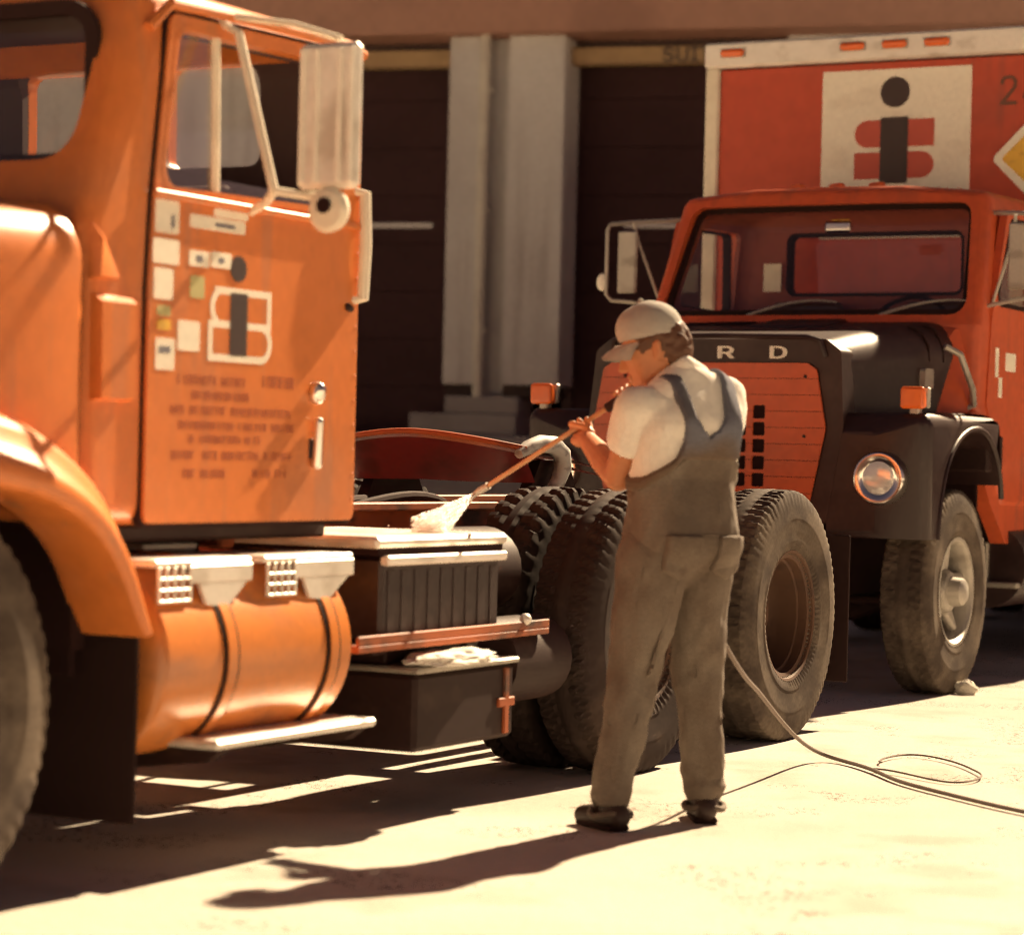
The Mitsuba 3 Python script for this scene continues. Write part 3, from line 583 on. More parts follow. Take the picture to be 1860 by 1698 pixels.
# ------------------------------------------------------------------ black-nosed tractor behind
t2 = thing('road_tractor', 'red-orange road tractor with a black hood and fenders and an orange grille', 'truck')
def F(name, m, mat, par=None, smooth=32, **lab): return obj(name, m, mat, par or t2, M2, smooth, **lab)
def fcab(i):
    P = []
    for s in (-1, 1):
        P += [(.52 + i, s * (.93 - i), 1.50 + i, .06), (1.70 - i, s * (.95 - i), 1.0 + i, .06), (.95 + i, s * (.94 - i), 1.0 + i, .06), (.54 + i, s * (.93 - i), 1.92, .06), (1.70 - i, s * (.96 - i), 2.0, .05),
              (.86 + i, s * (.845 - i), 2.61 - i, .085), (1.66 - i, s * (.87 - i), 2.62 - i, .085), (.80 + i, s * .45, 2.645 - i, .08), (1.62 - i, s * .5, 2.675 - i, .08), (.49 + i, s * .5, 1.92, .06)]
    return hull(P)
fo, fi = fcab(0), fcab(.045)
fws = rpoly([(-.905, 1.985), (-.835, 2.625), (.835, 2.625), (.905, 1.985)], .085)
fdw = rpoly([(.735, 2.06), (.965, 2.53), (1.60, 2.55), (1.615, 2.06)], .05)
frw = rrect(-.50, 2.17, .62, 2.555, .06)
fcut = union([man(plate(fws, 'x', .2, 1.15)), man(plate(fdw, 'y', -1.4, 1.4)), man(plate(frw, 'x', 1.5, 2.2))])
fc = F('cab', fo - fi - fcut, 'red_orange_paint', smooth=28)
F('cab_lining', fcab(.0465) - fcab(.07) - fcut, 'maroon_lining', fc, label='dull red inside of the cab')
def rake(m, y0=2.0, x0=.50, k=.52, bow=.05):
    m = tm(m.copy() if hasattr(m, 'copy') else m); v = m.vertices.copy(); v[:, 0] += x0 + (v[:, 2] - y0) * k + bow * (v[:, 1] / .9) ** 2; m.vertices = v; return m
def fine(poly, a, b, edge=.08):
    return tm(man(plate(poly, 'x', a, b)).refine_to_length(edge))
F('windscreen_seal', rake(fine(ring(fws, .014, .032), -.02, .012)), 'black_rubber', fc, 40)
F('windscreen', rake(sheet([[(0.0, y, z) for y in np.linspace(-.905, .905, 17)] for z in np.linspace(1.98, 2.63, 6)])), 'pane_glass', fc, True)
F('rear_window_seal', plate(ring(frw, .012, .022), 'x', 1.69, 1.77), 'black_rubber', fc)
F('rear_window', plate(frw, 'x', 1.73, 1.731), 'pane_glass', fc, False)
F('roof_lip', tube([(.99, .86, 2.60), (.86, .74, 2.672), (.80, .5, 2.695), (.785, 0, 2.708), (.80, -.5, 2.695), (.86, -.74, 2.672), (.99, -.86, 2.60)], .022, 8, smoothp=40), 'red_orange_paint', fc)
for y in (-.70, -.24, 0, .24, .72):
    k = F('roof_light', hull([(.86, y - .035, 2.735 - .05 * (abs(y) > .5), .024), (.90, y + .03, 2.735 - .05 * (abs(y) > .5), .026), (.98, y, 2.735 - .05 * (abs(y) > .5), .018)]), 'amber_lens', fc)
for s in (-1, 1):
    d = F('door', plate(rpoly([(.60, 1.50), (.66, 1.98), (.90, 2.57), (1.64, 2.60), (1.66, .98), (1.00, .98), (.86, 1.20)], .03).difference(fdw.buffer(.012)), 'y', s * .955, s * 1.0), 'red_orange_paint')
    v = tm
    F('window_seal', plate(ring(fdw, .014, .012), 'y', s * .95, s * 1.004), 'black_rubber', d)
    F('window_pane', plate(fdw, 'y', s * .975, s * .976), 'pane_glass', d, False)
    F('door_handle', hull([(1.50, s * 1.015, 1.72, .014), (1.62, s * 1.015, 1.72, .014)]), 'polished_metal', d)
    if s < 0:
        for q in [(.735, .79, 1.66, 1.82), (.80, .86, 1.55, 1.66), (.92, 1.1, 1.70, 1.80)]:
            F('door_sticker', plate(rrect(q[0], q[2], q[1], q[3], .006), 'y', -1.0, -1.003), 'decal_white', d, False)
    F('grab_handle', tube([(.18, s * .90, 1.80), (.24, s * .965, 1.76), (.40, s * .985, 1.58), (.47, s * .97, 1.50), (.46, s * .93, 1.48)], .018, 8), 'dull_metal')
    F('cab_skirt', plate(rpoly([(.36, 1.46), (.46, 1.28), (.74, .98), (1.04, .745), (1.74, .745), (1.74, 1.46)], .02), 'y', s * .90, s * .985), 'red_orange_paint')
    F('step', cat(bx(1.04, 1.70, s * .80, s * 1.06, .50, .53), bx(1.06, 1.10, s * .84, s * .88, .53, .75), bx(1.62, 1.66, s * .84, s * .88, .53, .75)), 'dull_metal')
    F('cowl_side', hullpts([(.10, s * .70, 1.45), (.62, s * .70, 1.45), (.62, s * .965, 1.45), (.33, s * .93, 1.45), (.44, s * .86, 1.90), (.62, s * .95, 1.96), (.62, s * .7, 1.96), (.44, s * .7, 1.93)]), 'red_orange_paint')
# inside
F('dashboard', bx(.62, .80, -.84, .84, 1.70, 1.985, .05), 'dark_interior')
F('steering_wheel', mapm(tube([(.23 * math.cos(a), .23 * math.sin(a), 0) for a in np.linspace(0, 2 * math.pi, 40)], .013, 8), (.55, 0, .83), (0, 1, 0), (-.83, 0, .55), (.95, -.42, 1.93)), 'black_rubber')
F('seat_back', cat(*[hull([(1.45, y - .2, 1.5, .06), (1.45, y + .2, 1.5, .06), (1.55, y - .18, 2.08, .05), (1.55, y + .18, 2.08, .05)]) for y in (-.42, .42)]), 'seat_vinyl')
F('notice_card', bx(1.655, 1.66, .64, .755, 2.20, 2.37, .002), 'decal_white')
F('dome_lamp', bx(1.635, 1.655, .20, .32, 2.61, 2.68, .008), 'decal_yellow')
F('inside_mirror', hull([(.92, -.06, 2.50, .018), (.92, .06, 2.50, .018), (.92, -.06, 2.53, .018), (.92, .06, 2.53, .018)]), 'polished_metal')
# hood
HF = [(-.755, .60, 1.73, 1.36, .10), (-.74, .655, 1.772, 1.30, .12), (-.70, .675, 1.792, 1.28, .13), (-.4, .715, 1.838, 1.28, .15), (0, .785, 1.888, 1.28, .17), (.45, .885, 1.945, 1.28, .19), (.50, .885, 1.945, 1.28, .19)]
def hs2(x, w, zt, zb, r): return hsec(x, w, zt, zb, r)
fh = F('hood', loft([hs2(*h) for h in HF][::-1]), 'black_paint', smooth=40)
F('cowl_strip', bx(.50, .60, -.86, .86, 1.90, 1.965, .02), 'red_orange_paint')
F('hood_vent', hull([(.20, .28, 1.905, .016), (.20, .62, 1.900, .016), (.40, .28, 1.932, .016), (.40, .62, 1.926, .016)]), 'opening_black', fh)  # low dark oval on top of the hood
F('hood_bulge', hull([(.10, -.22, 1.862, .05), (.10, .16, 1.862, .05), (.46, -.22, 1.915, .05), (.46, .16, 1.915, .05)]), 'black_paint', fh)
F('hood_strap', cat(*[tube([(.16, -.70, 1.905), (.16, -.77, 1.875), (.16, -.815, 1.80), (.16, -.82, 1.72)], .006, 6), tube([(.30, -.73, 1.925), (.30, -.80, 1.89), (.30, -.845, 1.80), (.30, -.853, 1.72)], .006, 6)]), 'black_rubber', fh)
F('hood_emblem', plate(rrect(.07, 1.575, .21, 1.68, .02), 'y', -.79, -.832), 'dull_metal', fh, label='small pale square emblem on the black hood side')
# nose with grille
nose = rpoly([(-.70, 1.36), (-.68, 1.73), (-.60, 1.79), (.60, 1.79), (.68, 1.73), (.72, 1.36), (.64, .86), (-.62, .86)], .03)
F('nose', plate(nose, 'x', -.768, -.60), 'black_paint', smooth=30)
F('nose_lip', tube([(-.772, .60, 1.70), (-.785, .575, 1.782), (-.785, .5, 1.80), (-.79, 0, 1.806), (-.785, -.5, 1.80), (-.785, -.575, 1.782), (-.772, -.60, 1.70)], .014, 8), 'black_paint', fh)
gp = rpoly([(-.615, 1.34), (-.560, 1.64), (-.51, 1.672), (.58, 1.672), (.63, 1.64), (.685, 1.34), (.60, .93), (-.53, .93)], .035)
holes = unary_union([rrect(y - .034, z - .034, y + .034, z + .034, .010) for y in (-.252, -.150, -.050, .050, .150, .252) for z in (1.42, 1.334, 1.248, 1.162, 1.076)])
gr = F('grille', plate(gp, 'x', -.775, -.766), 'opening_black')
zs = np.linspace(.93, 1.672, 10)
for a, b_ in zip(zs[:-1], zs[1:]):
    F('grille_slat', plate(gp.buffer(-.004).intersection(sbox(-1, a + .0013, 1, b_ - .0013)).difference(holes), 'x', -.790, -.774), 'red_orange_paint', gr)
F('grille_screw', cat(*[ball((-.791, y, z), .009, sub=1) for y in (-.5, .5) for z in (1.60, 1.30)]), 'black_steel', gr)
for ch, y in zip('FORD', (.535, .235, -.058, -.345)):
    tx = text(ch, .060, .012); ctr = tx.bounds.mean(0); tx.apply_translation((-ctr[0], -ctr[1], 0)); e = tx.extents[0]
    F('nose_letter', mapm(tx, (0, -.092 / e, 0), (0, 0, 1.0), (-1, 0, 0), (-.768, y, 1.722)), 'white_paint', smooth=False)
F('valance', cat(bx(-.75, -.62, -.60, .60, .66, .86, .02), bx(-.9, -.6, -.46, -.38, .60, .74, .01), bx(-.9, -.6, .38, .46, .60, .74, .01)), 'black_steel')
F('radiator', bx(-.60, -.3, -.5, .5, .7, 1.6, .02), 'opening_black')
# fenders
arch = rpoly([(-.575, .40), (-.55, .80), (-.50, 1.02), (-.385, 1.21), (-.2, 1.325), (0, 1.365), (.2, 1.345), (.36, 1.25), (.50, 1.0), (.55, .70), (.55, .40)], .06)
fprof = rpoly([(-.765, .80), (-.765, 1.33), (-.70, 1.425), (.30, 1.45), (.42, 1.40), (.46, 1.20), (.46, .95), (.40, .80)], .04).difference(arch)
for s in (-1, 1):
    body = man(plate(fprof, 'y', s * .62, s * 1.13))
    rnd = hull([(-.70, s * .55, .6, .06), (-.64, s * 1.06, .6, .07), (-.70, s * .55, 1.375, .07), (-.63, s * 1.045, 1.355, .085), (.9, s * .55, 1.40, .06), (.9, s * 1.055, 1.365, .085), (.9, s * .55, .6, .06), (.9, s * 1.06, .6, .07), (-.72, s * .85, 1.30, .05), (-.72, s * .85, .6, .05)])
    fd = F('fender', body ^ rnd, 'black_paint', smooth=30)
    F('arch_lip', tube([(x, s * 1.128, z) for x, z in ((-.55, .80), (-.50, 1.02), (-.39, 1.20), (-.2, 1.32), (0, 1.362), (.2, 1.342), (.36, 1.25), (.49, 1.0))], .015, 8, smoothp=40), 'black_paint', fd)
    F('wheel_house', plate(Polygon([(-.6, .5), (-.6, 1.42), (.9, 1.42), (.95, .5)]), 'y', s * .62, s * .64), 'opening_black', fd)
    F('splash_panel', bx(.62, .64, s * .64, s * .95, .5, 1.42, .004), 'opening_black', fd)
    F('side_box', bx(.34, .60, s * .84, s * 1.10, 1.14, 1.34, .015), 'black_steel')
    hl = F('headlamp', revolve_y([(.02, .08), (.035, .11), (.03, .126), (0, .134), (-.04, .134)], 40).apply_transform(trimesh.transformations.rotation_matrix(math.pi / 2, [0, 0, 1])).apply_translation((-.775, s * .90, 1.10)), 'polished_metal', smooth=50)
    F('lens', ball((-.775, s * .90, 1.10), .112, (.28, 1, 1)), 'lamp_lens', hl, True)
    sg = F('turn_signal', hull([(-.70, s * 1.035 - .045, 1.465, .018), (-.70, s * 1.035 + .045, 1.465, .018), (-.70, s * 1.035 - .045, 1.54, .018), (-.70, s * 1.035 + .045, 1.54, .018), (-.62, s * 1.035 - .03, 1.47, .018), (-.62, s * 1.035 + .03, 1.53, .018)]), 'amber_lens')
    F('signal_stalk', cat(bx(-.68, -.62, s * 1.035 - .025, s * 1.035 + .025, 1.40, 1.46, .008), bx(-.64, -.60, s * 1.035 - .062, s * 1.035 + .062, 1.452, 1.558, .008)), 'dull_metal', sg)
    # front wheels: five-spoke castings
    c = (-.14, s * .985, .525)
    w = F('front_wheel', tyre(c, lugs=70, deep=.008, bar=.2), 'dusty_rubber')
    sp = [revolve_y([(s * y, r) for y, r in ((.118, .282), (.116, .266), (.09, .25), (.0, .243), (-.05, .243))], 56, c), revolve_y([(s * y, r) for y, r in ((-.06, .12), (.06, .115), (.085, .10), (.09, .075), (.15, .07), (.165, .05), (.168, .0001))], 28, c)]
    for k in range(5):
        a = k * 2 * math.pi / 5 + .3; u = np.array([math.cos(a), 0, math.sin(a)]); q = np.array([-math.sin(a), 0, math.cos(a)])
        sp.append(hull([tuple(np.array(c) + u * .08 + q * o + [0, s * .02, 0]) + (.03,) for o in (-.03, .03)] + [tuple(np.array(c) + u * .23 + [0, s * .05, 0]) + (.026,)]))
    F('spoke_wheel', cat(*sp), 'dull_metal', w, 40)
    # mirrors on tube frames
    mk = F('mirror_bracket', cat(tube([(.90, s * .87, 2.575), (.66, s * 1.20, 2.54), (.60, s * 1.285, 2.525)], .013, 8), tube([(.60, s * 1.285, 2.525), (.585, s * 1.295, 2.49), (.585, s * 1.295, 2.12), (.60, s * 1.27, 2.085), (.62, s * 1.15, 2.075), (.64, s * .97, 2.04)], .012, 8), tube([(.60, s * 1.135, 2.53), (.64, s * 1.12, 2.42), (.69, s * .99, 2.06)], .010, 8)), 'dull_metal')
    F('mirror', bx(.575, .61, s * 1.225, s * 1.105, 2.125, 2.485, .010), 'dull_metal')
    F('spot_mirror', ball((.59, s * 1.325, 2.19), .034, (.5, 1, 1.5)), 'white_paint', mk)
    # wipers
for y0 in (.36, -.42):
    pts = []
    for a in np.linspace(0, 1, 10):
        y = y0 - .52 * a; z = 1.985 + .085 * math.sin(a * 2.1) ; pts.append((.475 + (z - 2.0) * .52 + .05 * (y / .9) ** 2, y, z))
    F('wiper', tube(pts, np.linspace(.010, .005, 10), 6), 'dull_metal')
# chassis
for s in (-1, 1):
    F('frame_rail', bx(-.6, 5.2, s * .43 - .035, s * .43 + .035, .72, .95, .008), 'black_steel')
    F('spring', cat(*[bx(-.75 + .1 * k, .45 - .1 * k, s * .43 - .04, s * .43 + .04, .58 - .018 * k, .594 - .018 * k, .003) for k in range(4)]), 'black_steel')
    F('fuel_tank', tube([(1.1, s * .85, .62), (2.0, s * .85, .62)], .24, 28), 'black_paint')
    for X in (3.2, 4.5):
        F('drive_wheel', tyre((X, s * 1.0, .525), n=100), 'worn_rubber')
F('front_axle', cat(tube([(-.14, -.95, .50), (-.14, -.8, .50), (-.14, -.55, .40), (-.14, .55, .40), (-.14, .8, .50), (-.14, .95, .50)], .052, 10), tube([(-.36, -.85, .47), (-.36, .85, .47)], .022, 8)), 'black_steel')
F('rear_axle', cat(tube([(3.2, -1, .525), (3.2, 1, .525)], .08), tube([(4.5, -1, .525), (4.5, 1, .525)], .08)), 'black_steel')
F('tow_hook', cat(tube([(-.86, -.42, .62), (-.93, -.42, .64), (-.95, -.42, .60), (-.90, -.42, .56)], .017, 8), tube([(-.86, .42, .62), (-.93, .42, .64), (-.95, .42, .60), (-.90, .42, .56)], .017, 8)), 'dull_metal')
F('engine', bx(-.3, .9, -.32, .32, .55, 1.7, .05), 'opening_black')

# ------------------------------------------------------------------ man in overalls
man_ = thing('person', 'man in brown bib overalls, white shirt and pale cap, holding a thin wand', 'person')
def P(name, m, mat, par=None, smooth=True, **lab): return obj(name, m, mat, par or man_, None, smooth, **lab)
def chain(js): return [hull([a, b_]) for a, b_ in zip(js[:-1], js[1:])]
V3 = lambda *a: np.array(a, float)
th = math.radians(33); RT, FW = V3(math.cos(th), math.sin(th), 0), V3(-math.sin(th), math.cos(th), 0)
def tp(r, f, z, rad, c=(.545, 8.20)): 
    q = V3(c[0], c[1], 0) + RT * r + FW * f; return (q[0], q[1], z, rad)
LS, LE, LW = V3(.390, 8.10, 1.318), V3(.338, 8.20, 1.105), V3(.225, 8.47, 1.235)
RS, RE, RW = V3(.675, 8.30, 1.365), V3(.660, 8.46, 1.125), V3(.49, 8.45, 1.36)
HD = V3(.440, 8.215, 1.507)
# wand line
WA, WB = V3(-.093, 8.78, 1.052), V3(.405, 8.399, 1.395)
WD = (WB - WA) / np.linalg.norm(WB - WA)
GL = WA + WD * np.dot(V3(.195, 8.55, 1.25) - WA, WD); GR = WB - WD * .05
LW = GL + V3(.045, -.075, -.030); RW = GR + V3(.06, .03, -.04)
LK, LA = V3(.400, 8.16, .485), V3(.335, 8.11, .10)
RK, RA = V3(.612, 8.30, .485), V3(.645, 8.34, .10)
def hand(G, W, side):
    """palm beside the wand at G, fingers curled round it, thumb opposed"""
    palm_dir = (G - W) / np.linalg.norm(G - W)
    ax_ = WD if side > 0 else WD
    nrm = np.cross(palm_dir, ax_); nrm /= np.linalg.norm(nrm)
    out = []
    kn = []
    for k, o in enumerate((-.033, -.011, .011, .031)):
        kn.append(W + palm_dir * (.062 if k in (1, 2) else .056) + ax_ * o + nrm * .020)
    out.append(hull([tuple(W) + (.026,), tuple(W + palm_dir * .02 + ax_ * .022) + (.022,), tuple(W + palm_dir * .02 - ax_ * .022) + (.022,)] + [tuple(p - nrm * .006) + (.0125,) for p in kn]))
    for k, p in enumerate(kn):
        L = (.85, 1.0, .97, .8)[k]; c = G + ax_ * np.dot(p - G, ax_)
        rad = .0255; pts = [p]
        v0 = p - c; v0 -= ax_ * np.dot(v0, ax_)
        e1 = v0 / np.linalg.norm(v0); e2 = np.cross(ax_, e1); e2 = e2 if np.dot(e2, palm_dir) > 0 else -e2
        for a in (.9 * L, 1.75 * L, 2.55 * L): pts.append(c + (e1 * math.cos(a) + e2 * math.sin(a)) * rad)
        rs = (.0115, .0105, .0095, .0085)
        out += [hull([tuple(pts[i]) + (rs[i],), tuple(pts[i + 1]) + (rs[i + 1],)]) for i in range(3)]
    t0 = W + palm_dir * .022 + ax_ * .030; t1_ = t0 + palm_dir * .030 + ax_ * .012 - nrm * .012; t2_ = G + ax_ * .020 - nrm * .024 + palm_dir * .006
    out += [hull([tuple(t0) + (.017,), tuple(t1_) + (.0125,)]), hull([tuple(t1_) + (.0125,), tuple(t2_) + (.0105,)])]
    return out
bones = []
bones += chain([tuple(LS) + (.052,), tuple(LE) + (.046,), tuple(LE * .6 + LW * .4) + (.046,), tuple(LW) + (.030,)])
bones += chain([tuple(RS) + (.052,), tuple(RE) + (.040,), tuple(RE * .55 + RW * .45) + (.040,), tuple(RW) + (.027,)])
bones += hand(GL, LW, 1) + hand(GR, RW, -1)
NB = V3(.525, 8.20, 1.385)
bones += [hull([tuple(NB) + (.060,), tuple(HD + V3(.03, -.002, -.06)) + (.055,)]), hull([tp(-.12, 0, 1.34, .06), tp(.12, 0, 1.34, .06), tuple(NB) + (.055,), tp(0, 0, 1.05, .09)]), hull([tp(-.06, 0, 1.05, .1), tp(.06, 0, 1.05, .1), tp(-.08, 0, .9, .1), tp(.08, 0, .9, .1)])]
for h_, k_, a_ in ((tp(-.085, 0, .88, .09), LK, LA), (tp(.085, 0, .88, .09), RK, RA)):
    bones += chain([h_, tuple(k_) + (.058,), tuple(k_ * .7 + a_ * .3) + (.054,), tuple(a_) + (.038,)])
# head: faces FD, slightly bowed
FD = V3(-.975, .10, -.30); FD /= np.linalg.norm(FD); SD = np.cross(V3(0, 0, 1), FD); SD /= np.linalg.norm(SD); UD = np.cross(FD, SD)
def hp(f, s, u, r): q = HD + FD * f + SD * s + UD * u; return tuple(q) + (r,)
head = [hull([hp(-.02, 0, .025, .082), hp(.015, 0, .03, .078), hp(-.035, 0, .0, .074), hp(.03, 0, -.01, .066)]),
        hull([hp(.03, .0, -.01, .064), hp(.068, 0, -.092, .024), hp(.045, .035, -.075, .024), hp(.045, -.035, -.075, .024), hp(-.02, .048, -.045, .02), hp(-.02, -.048, -.045, .02)]),
        hull([hp(.092, 0, .012, .010), hp(.112, 0, -.030, .011), hp(.088, .013, -.034, .010), hp(.088, -.013, -.034, .010)]),
        hull([hp(.088, .02, .028, .012), hp(.088, -.02, .028, .012), hp(.08, .035, .026, .010), hp(.08, -.035, .026, .010)]),
        hull([hp(.090, .014, -.062, .008), hp(.090, -.014, -.062, .008), hp(.094, 0, -.060, .008)]),
        hull([hp(.088, .012, -.074, .008), hp(.088, -.012, -.074, .008)])]
for s in (-1, 1):
    head.append(hull([hp(-.012, s * .078, .012, .010), hp(-.022, s * .082, .018, .010), hp(-.020, s * .082, -.012, .008), hp(-.008, s * .077, -.026, .008)]))
body = organic(union(bones + head), .012, 6)
P('body', body, 'skin')
for s in (-1, 1):
    P('eye', ball(HD + FD * .082 + SD * s * .031 + UD * .008, .0115, sub=2), 'decal_white'); P('eyebrow', hull([hp(.094, s * .022, .034, .004), hp(.088, s * .044, .032, .004)]), 'hair_brown')
    P('pupil', ball(HD + FD * .0915 + SD * s * .032 + UD * .008, .005, sub=2), 'decal_black')
# hair below the cap
hair = union([hull([hp(-.030, 0, .04, .088), hp(-.050, 0, .015, .078), hp(-.062, 0, -.022, .062)]), hull([hp(-.055, .025, -.01, .052), hp(-.055, -.025, -.01, .052), hp(-.078, 0, -.045, .036)]), *[hull([hp(.0, s * .052, .035, .034), hp(.042, s * .050, .032, .024), hp(.018, s * .062, .008, .016)]) for s in (-1, 1)]])
hair = hair - hull([hp(.0, s * .082, -.004, .026) for s in (-1, 1)][:1] + [hp(.012, -.09, -.03, .02)]) if False else hair
hm = organic(hair, .010, 4); n_ = meshkit.fbm(hm.vertices * 70, 3); hm.vertices += hm.vertex_normals * ((n_ - .5) * .018)[:, None]
P('hair', hm, 'hair_brown')
# cap with visor
CAP = HD + UD * .05 - FD * .012
dome = hull([hp(-.02, 0, .062, .094), hp(.012, 0, .066, .088), hp(-.01, 0, .080, .082), hp(.03, 0, .080, .072)]) 
dome = dome.trim_by_plane(tuple(UD - FD * .10), float(np.dot(HD + UD * .036, UD - FD * .10)))
cp = P('cap', organic(dome, .010, 3), 'cap_cloth', None, 40)
G = []
for a in np.linspace(-1.25, 1.25, 15):
    row = []
    for e in np.linspace(0, 1, 6):
        ro = .090 + .072 * e * math.cos(a * .8)
        q = HD + FD * (ro * math.cos(a * (1 - .2 * e)) + .004) + SD * (.086 + .006 * e) * math.sin(a) + UD * (.046 - .022 * e * e - .034 * math.sin(a) ** 2 * (.3 + .7 * e))
        row.append(q)
    G.append(row)
G = np.array(G); vis = sheet(G); v2 = sheet(G - UD * .006); 
P('visor', cat(vis, v2), 'cap_cloth', cp, 50)
P('cap_button', ball(HD + UD * .164 - FD * .003, .009, sub=2), 'cap_cloth', cp)
P('cap_strap', hull([hp(-.112, .02, .052, .006), hp(-.112, -.02, .052, .006), hp(-.104, 0, .044, .006)]), 'hair_brown', cp)
# shirt
sh = [hull([tp(-.165, 0, 1.300, .066), tp(.165, 0, 1.335, .066), tp(-.07, -.02, 1.362, .062), tp(.07, -.02, 1.385, .062), tp(-.10, -.045, 1.27, .085), tp(.090, -.045, 1.27, .085), tp(-.10, .045, 1.24, .085), tp(.085, .045, 1.24, .085)]),
      hull([tp(-.11, -.03, 1.25, .092), tp(.088, -.03, 1.25, .092), tp(-.10, .03, 1.23, .095), tp(.080, .03, 1.23, .095), tp(-.085, 0, 1.04, .092), tp(.060, 0, 1.04, .092)]),
      hull([tuple(NB + V3(.005, -.006, .035)) + (.067,), tp(-.09, -.02, 1.36, .07), tp(.09, -.02, 1.36, .07)]),
      hull([tuple(LS) + (.074,), tp(-.12, -.01, 1.31, .085)]), hull([tuple(RS) + (.072,), tp(.12, -.01, 1.31, .085)]),
      hull([tuple(LS) + (.073,), tuple(LS * .58 + LE * .42) + (.074,)]), hull([tuple(RS) + (.072,), tuple(RS * .1 + RE * .9) + (.056,)]),
      hull([tp(-.13, -.02, 1.20, .06), tp(-.135, .02, 1.12, .055), tp(-.11, .0, 1.04, .06)])]
shirt = union(sh)
core = shirt
neckhole = hull([tuple(NB + V3(-.01, .005, .05)) + (.052,), tuple(HD + V3(.0, 0, -.03)) + (.05,)])
lcut = hull([tuple(LS * .50 + LE * .50) + (.060,), tuple(LS * .0 + LE * 1.0) + (.056,)])
rcut = hull([tuple(RS * .1 + RE * .9) + (.046,), tuple(RE + (RE - RS) * .35) + (.052,)])
shm = organic(shirt - neckhole - lcut - rcut, .013, 6)
def folds(m, amp, f, seed=0, dirn=None):
    q = m.vertices * np.array(f); n_ = meshkit.fbm(q, 3, seed); m.vertices += m.vertex_normals * ((n_ - .5) * 2 * amp)[:, None]; return m
P('shirt', folds(folds(shm, .010, (12, 12, 6)), .004, (34, 34, 14), 4), 'shirt_cotton')
P('collar', organic(hull([tuple(NB + V3(.012, -.03, .075)) + (.035,), tuple(NB + V3(.065, .01, .055)) + (.028,), tuple(NB + V3(-.03, -.035, .055)) + (.022,)]) - hull([tuple(NB + V3(0, 0, .05)) + (.058,), tuple(HD + V3(.03, 0, -.05)) + (.056,)]), .01, 4), 'shirt_cotton')
# overalls: trousers, bib and straps
def leg(h_, k_, a_):
    return chain([h_, tuple(k_) + (.082,), tuple(k_ * .55 + a_ * .45 + V3(0, 0, 0)) + (.074,), tuple(a_ + V3(0, 0, .015)) + (.064,)])
low = [hull([tp(-.085, .0, 1.0, .107), tp(.060, .0, 1.0, .104), tp(-.085, -.03, .92, .118), tp(.062, -.03, .92, .116), tp(-.095, .02, .85, .11), tp(.070, .02, .85, .108)]),
       hull([tp(-.085, 0, 1.02, .107), tp(.060, 0, 1.02, .104)])]
low.append(hull([tp(-.085, -.014, 1.10, .099), tp(.060, -.014, 1.10, .099), tp(-.085, -.03, .93, .117), tp(.062, -.03, .93, .115)]))
low += leg(tp(-.105, .0, .86, .118), LK, LA) + leg(tp(.072, .0, .86, .112), RK, RA)
low.append(hull([tp(.165, .02, .83, .045), tp(.17, .02, .75, .035), tp(.13, .0, .92, .04)]))
INFL = [[(p_[0], p_[1], p_[2], p_[3] + .014) for p_ in (tp(-.11, -.03, 1.25, .092), tp(.088, -.03, 1.25, .092), tp(-.10, .03, 1.23, .095), tp(.080, .03, 1.23, .095), tp(-.085, 0, 1.04, .092), tp(.060, 0, 1.04, .092))],
        [(p_[0], p_[1], p_[2], p_[3] + .011) for p_ in (tp(-.165, 0, 1.300, .066), tp(.165, 0, 1.335, .066), tp(-.07, -.02, 1.362, .062), tp(.07, -.02, 1.385, .062), tp(-.10, -.045, 1.27, .085), tp(.090, -.045, 1.27, .085), tp(-.10, .045, 1.24, .085), tp(.085, .045, 1.24, .085))]]
def inflate(o):
    return union([hull([tuple(p_[:3]) + (p_[3] + o,) for p_ in q]) for q in INFL])
infl = inflate(0); infl2 = inflate(.005)
C0 = V3(.545, 8.20, 0)
def cutter(poly, f0, f1):
    m = plate(poly, 'y', f0, f1); v = m.vertices.copy(); m.vertices = C0 + v[:, :1] * RT + v[:, 1:2] * FW + v[:, 2:] * V3(0, 0, 1)
    return man(m)
bibb = Polygon([(-.21, .98), (-.20, 1.06), (-.155, 1.115), (-.10, 1.16), (-.075, 1.185), (.10, 1.185), (.135, 1.15), (.19, 1.08), (.21, .98)])
low.append(infl ^ cutter(bibb, -.3, .0)); low.append(infl ^ cutter(Polygon([(-.2, .98), (-.15, 1.1), (-.12, 1.30), (.12, 1.30), (.15, 1.1), (.2, .98)]), 0, .3))
ov = union(low)
cuffL = hull([tuple(LA + V3(0, 0, -.06)) + (.050,), tuple(LA + V3(0, 0, .03)) + (.048,)])
om = organic(ov - cuffL - hull([tuple(RA + V3(0, 0, -.06)) + (.050,), tuple(RA + V3(0, 0, .03)) + (.048,)]), .014, 6)
vv = om.vertices; dz = np.clip((1.0 - vv[:, 2]) / .5, 0, 1)
n_ = meshkit.fbm(vv * np.array([11, 11, 6.0]), 3, 5); n2 = meshkit.fbm(vv * np.array([26, 26, 18.0]), 2, 8)
om.vertices = vv + om.vertex_normals * ((n_ - .5) * .034 * (.35 + .65 * dz) + (n2 - .5) * .014 + (meshkit.fbm(vv * np.array([9, 9, 34.0]), 2, 21) - .5) * .020 * np.clip((.30 - vv[:, 2]) / .2, 0, 1))[:, None]
P('overalls', om, 'overall_twill')
for a_ in (LA, RA):
    P('hem', tube([(a_[0] + .064 * math.cos(q), a_[1] + .064 * math.sin(q), .052 + .006 * math.sin(3 * q)) for q in np.linspace(0, 2 * math.pi, 24)], .010, 8), 'overall_twill')
lsp = Polygon([(-.115, 1.17), (-.045, 1.17), (.0, 1.215), (-.055, 1.30), (-.078, 1.50), (-.128, 1.50), (-.100, 1.30), (-.092, 1.22)])
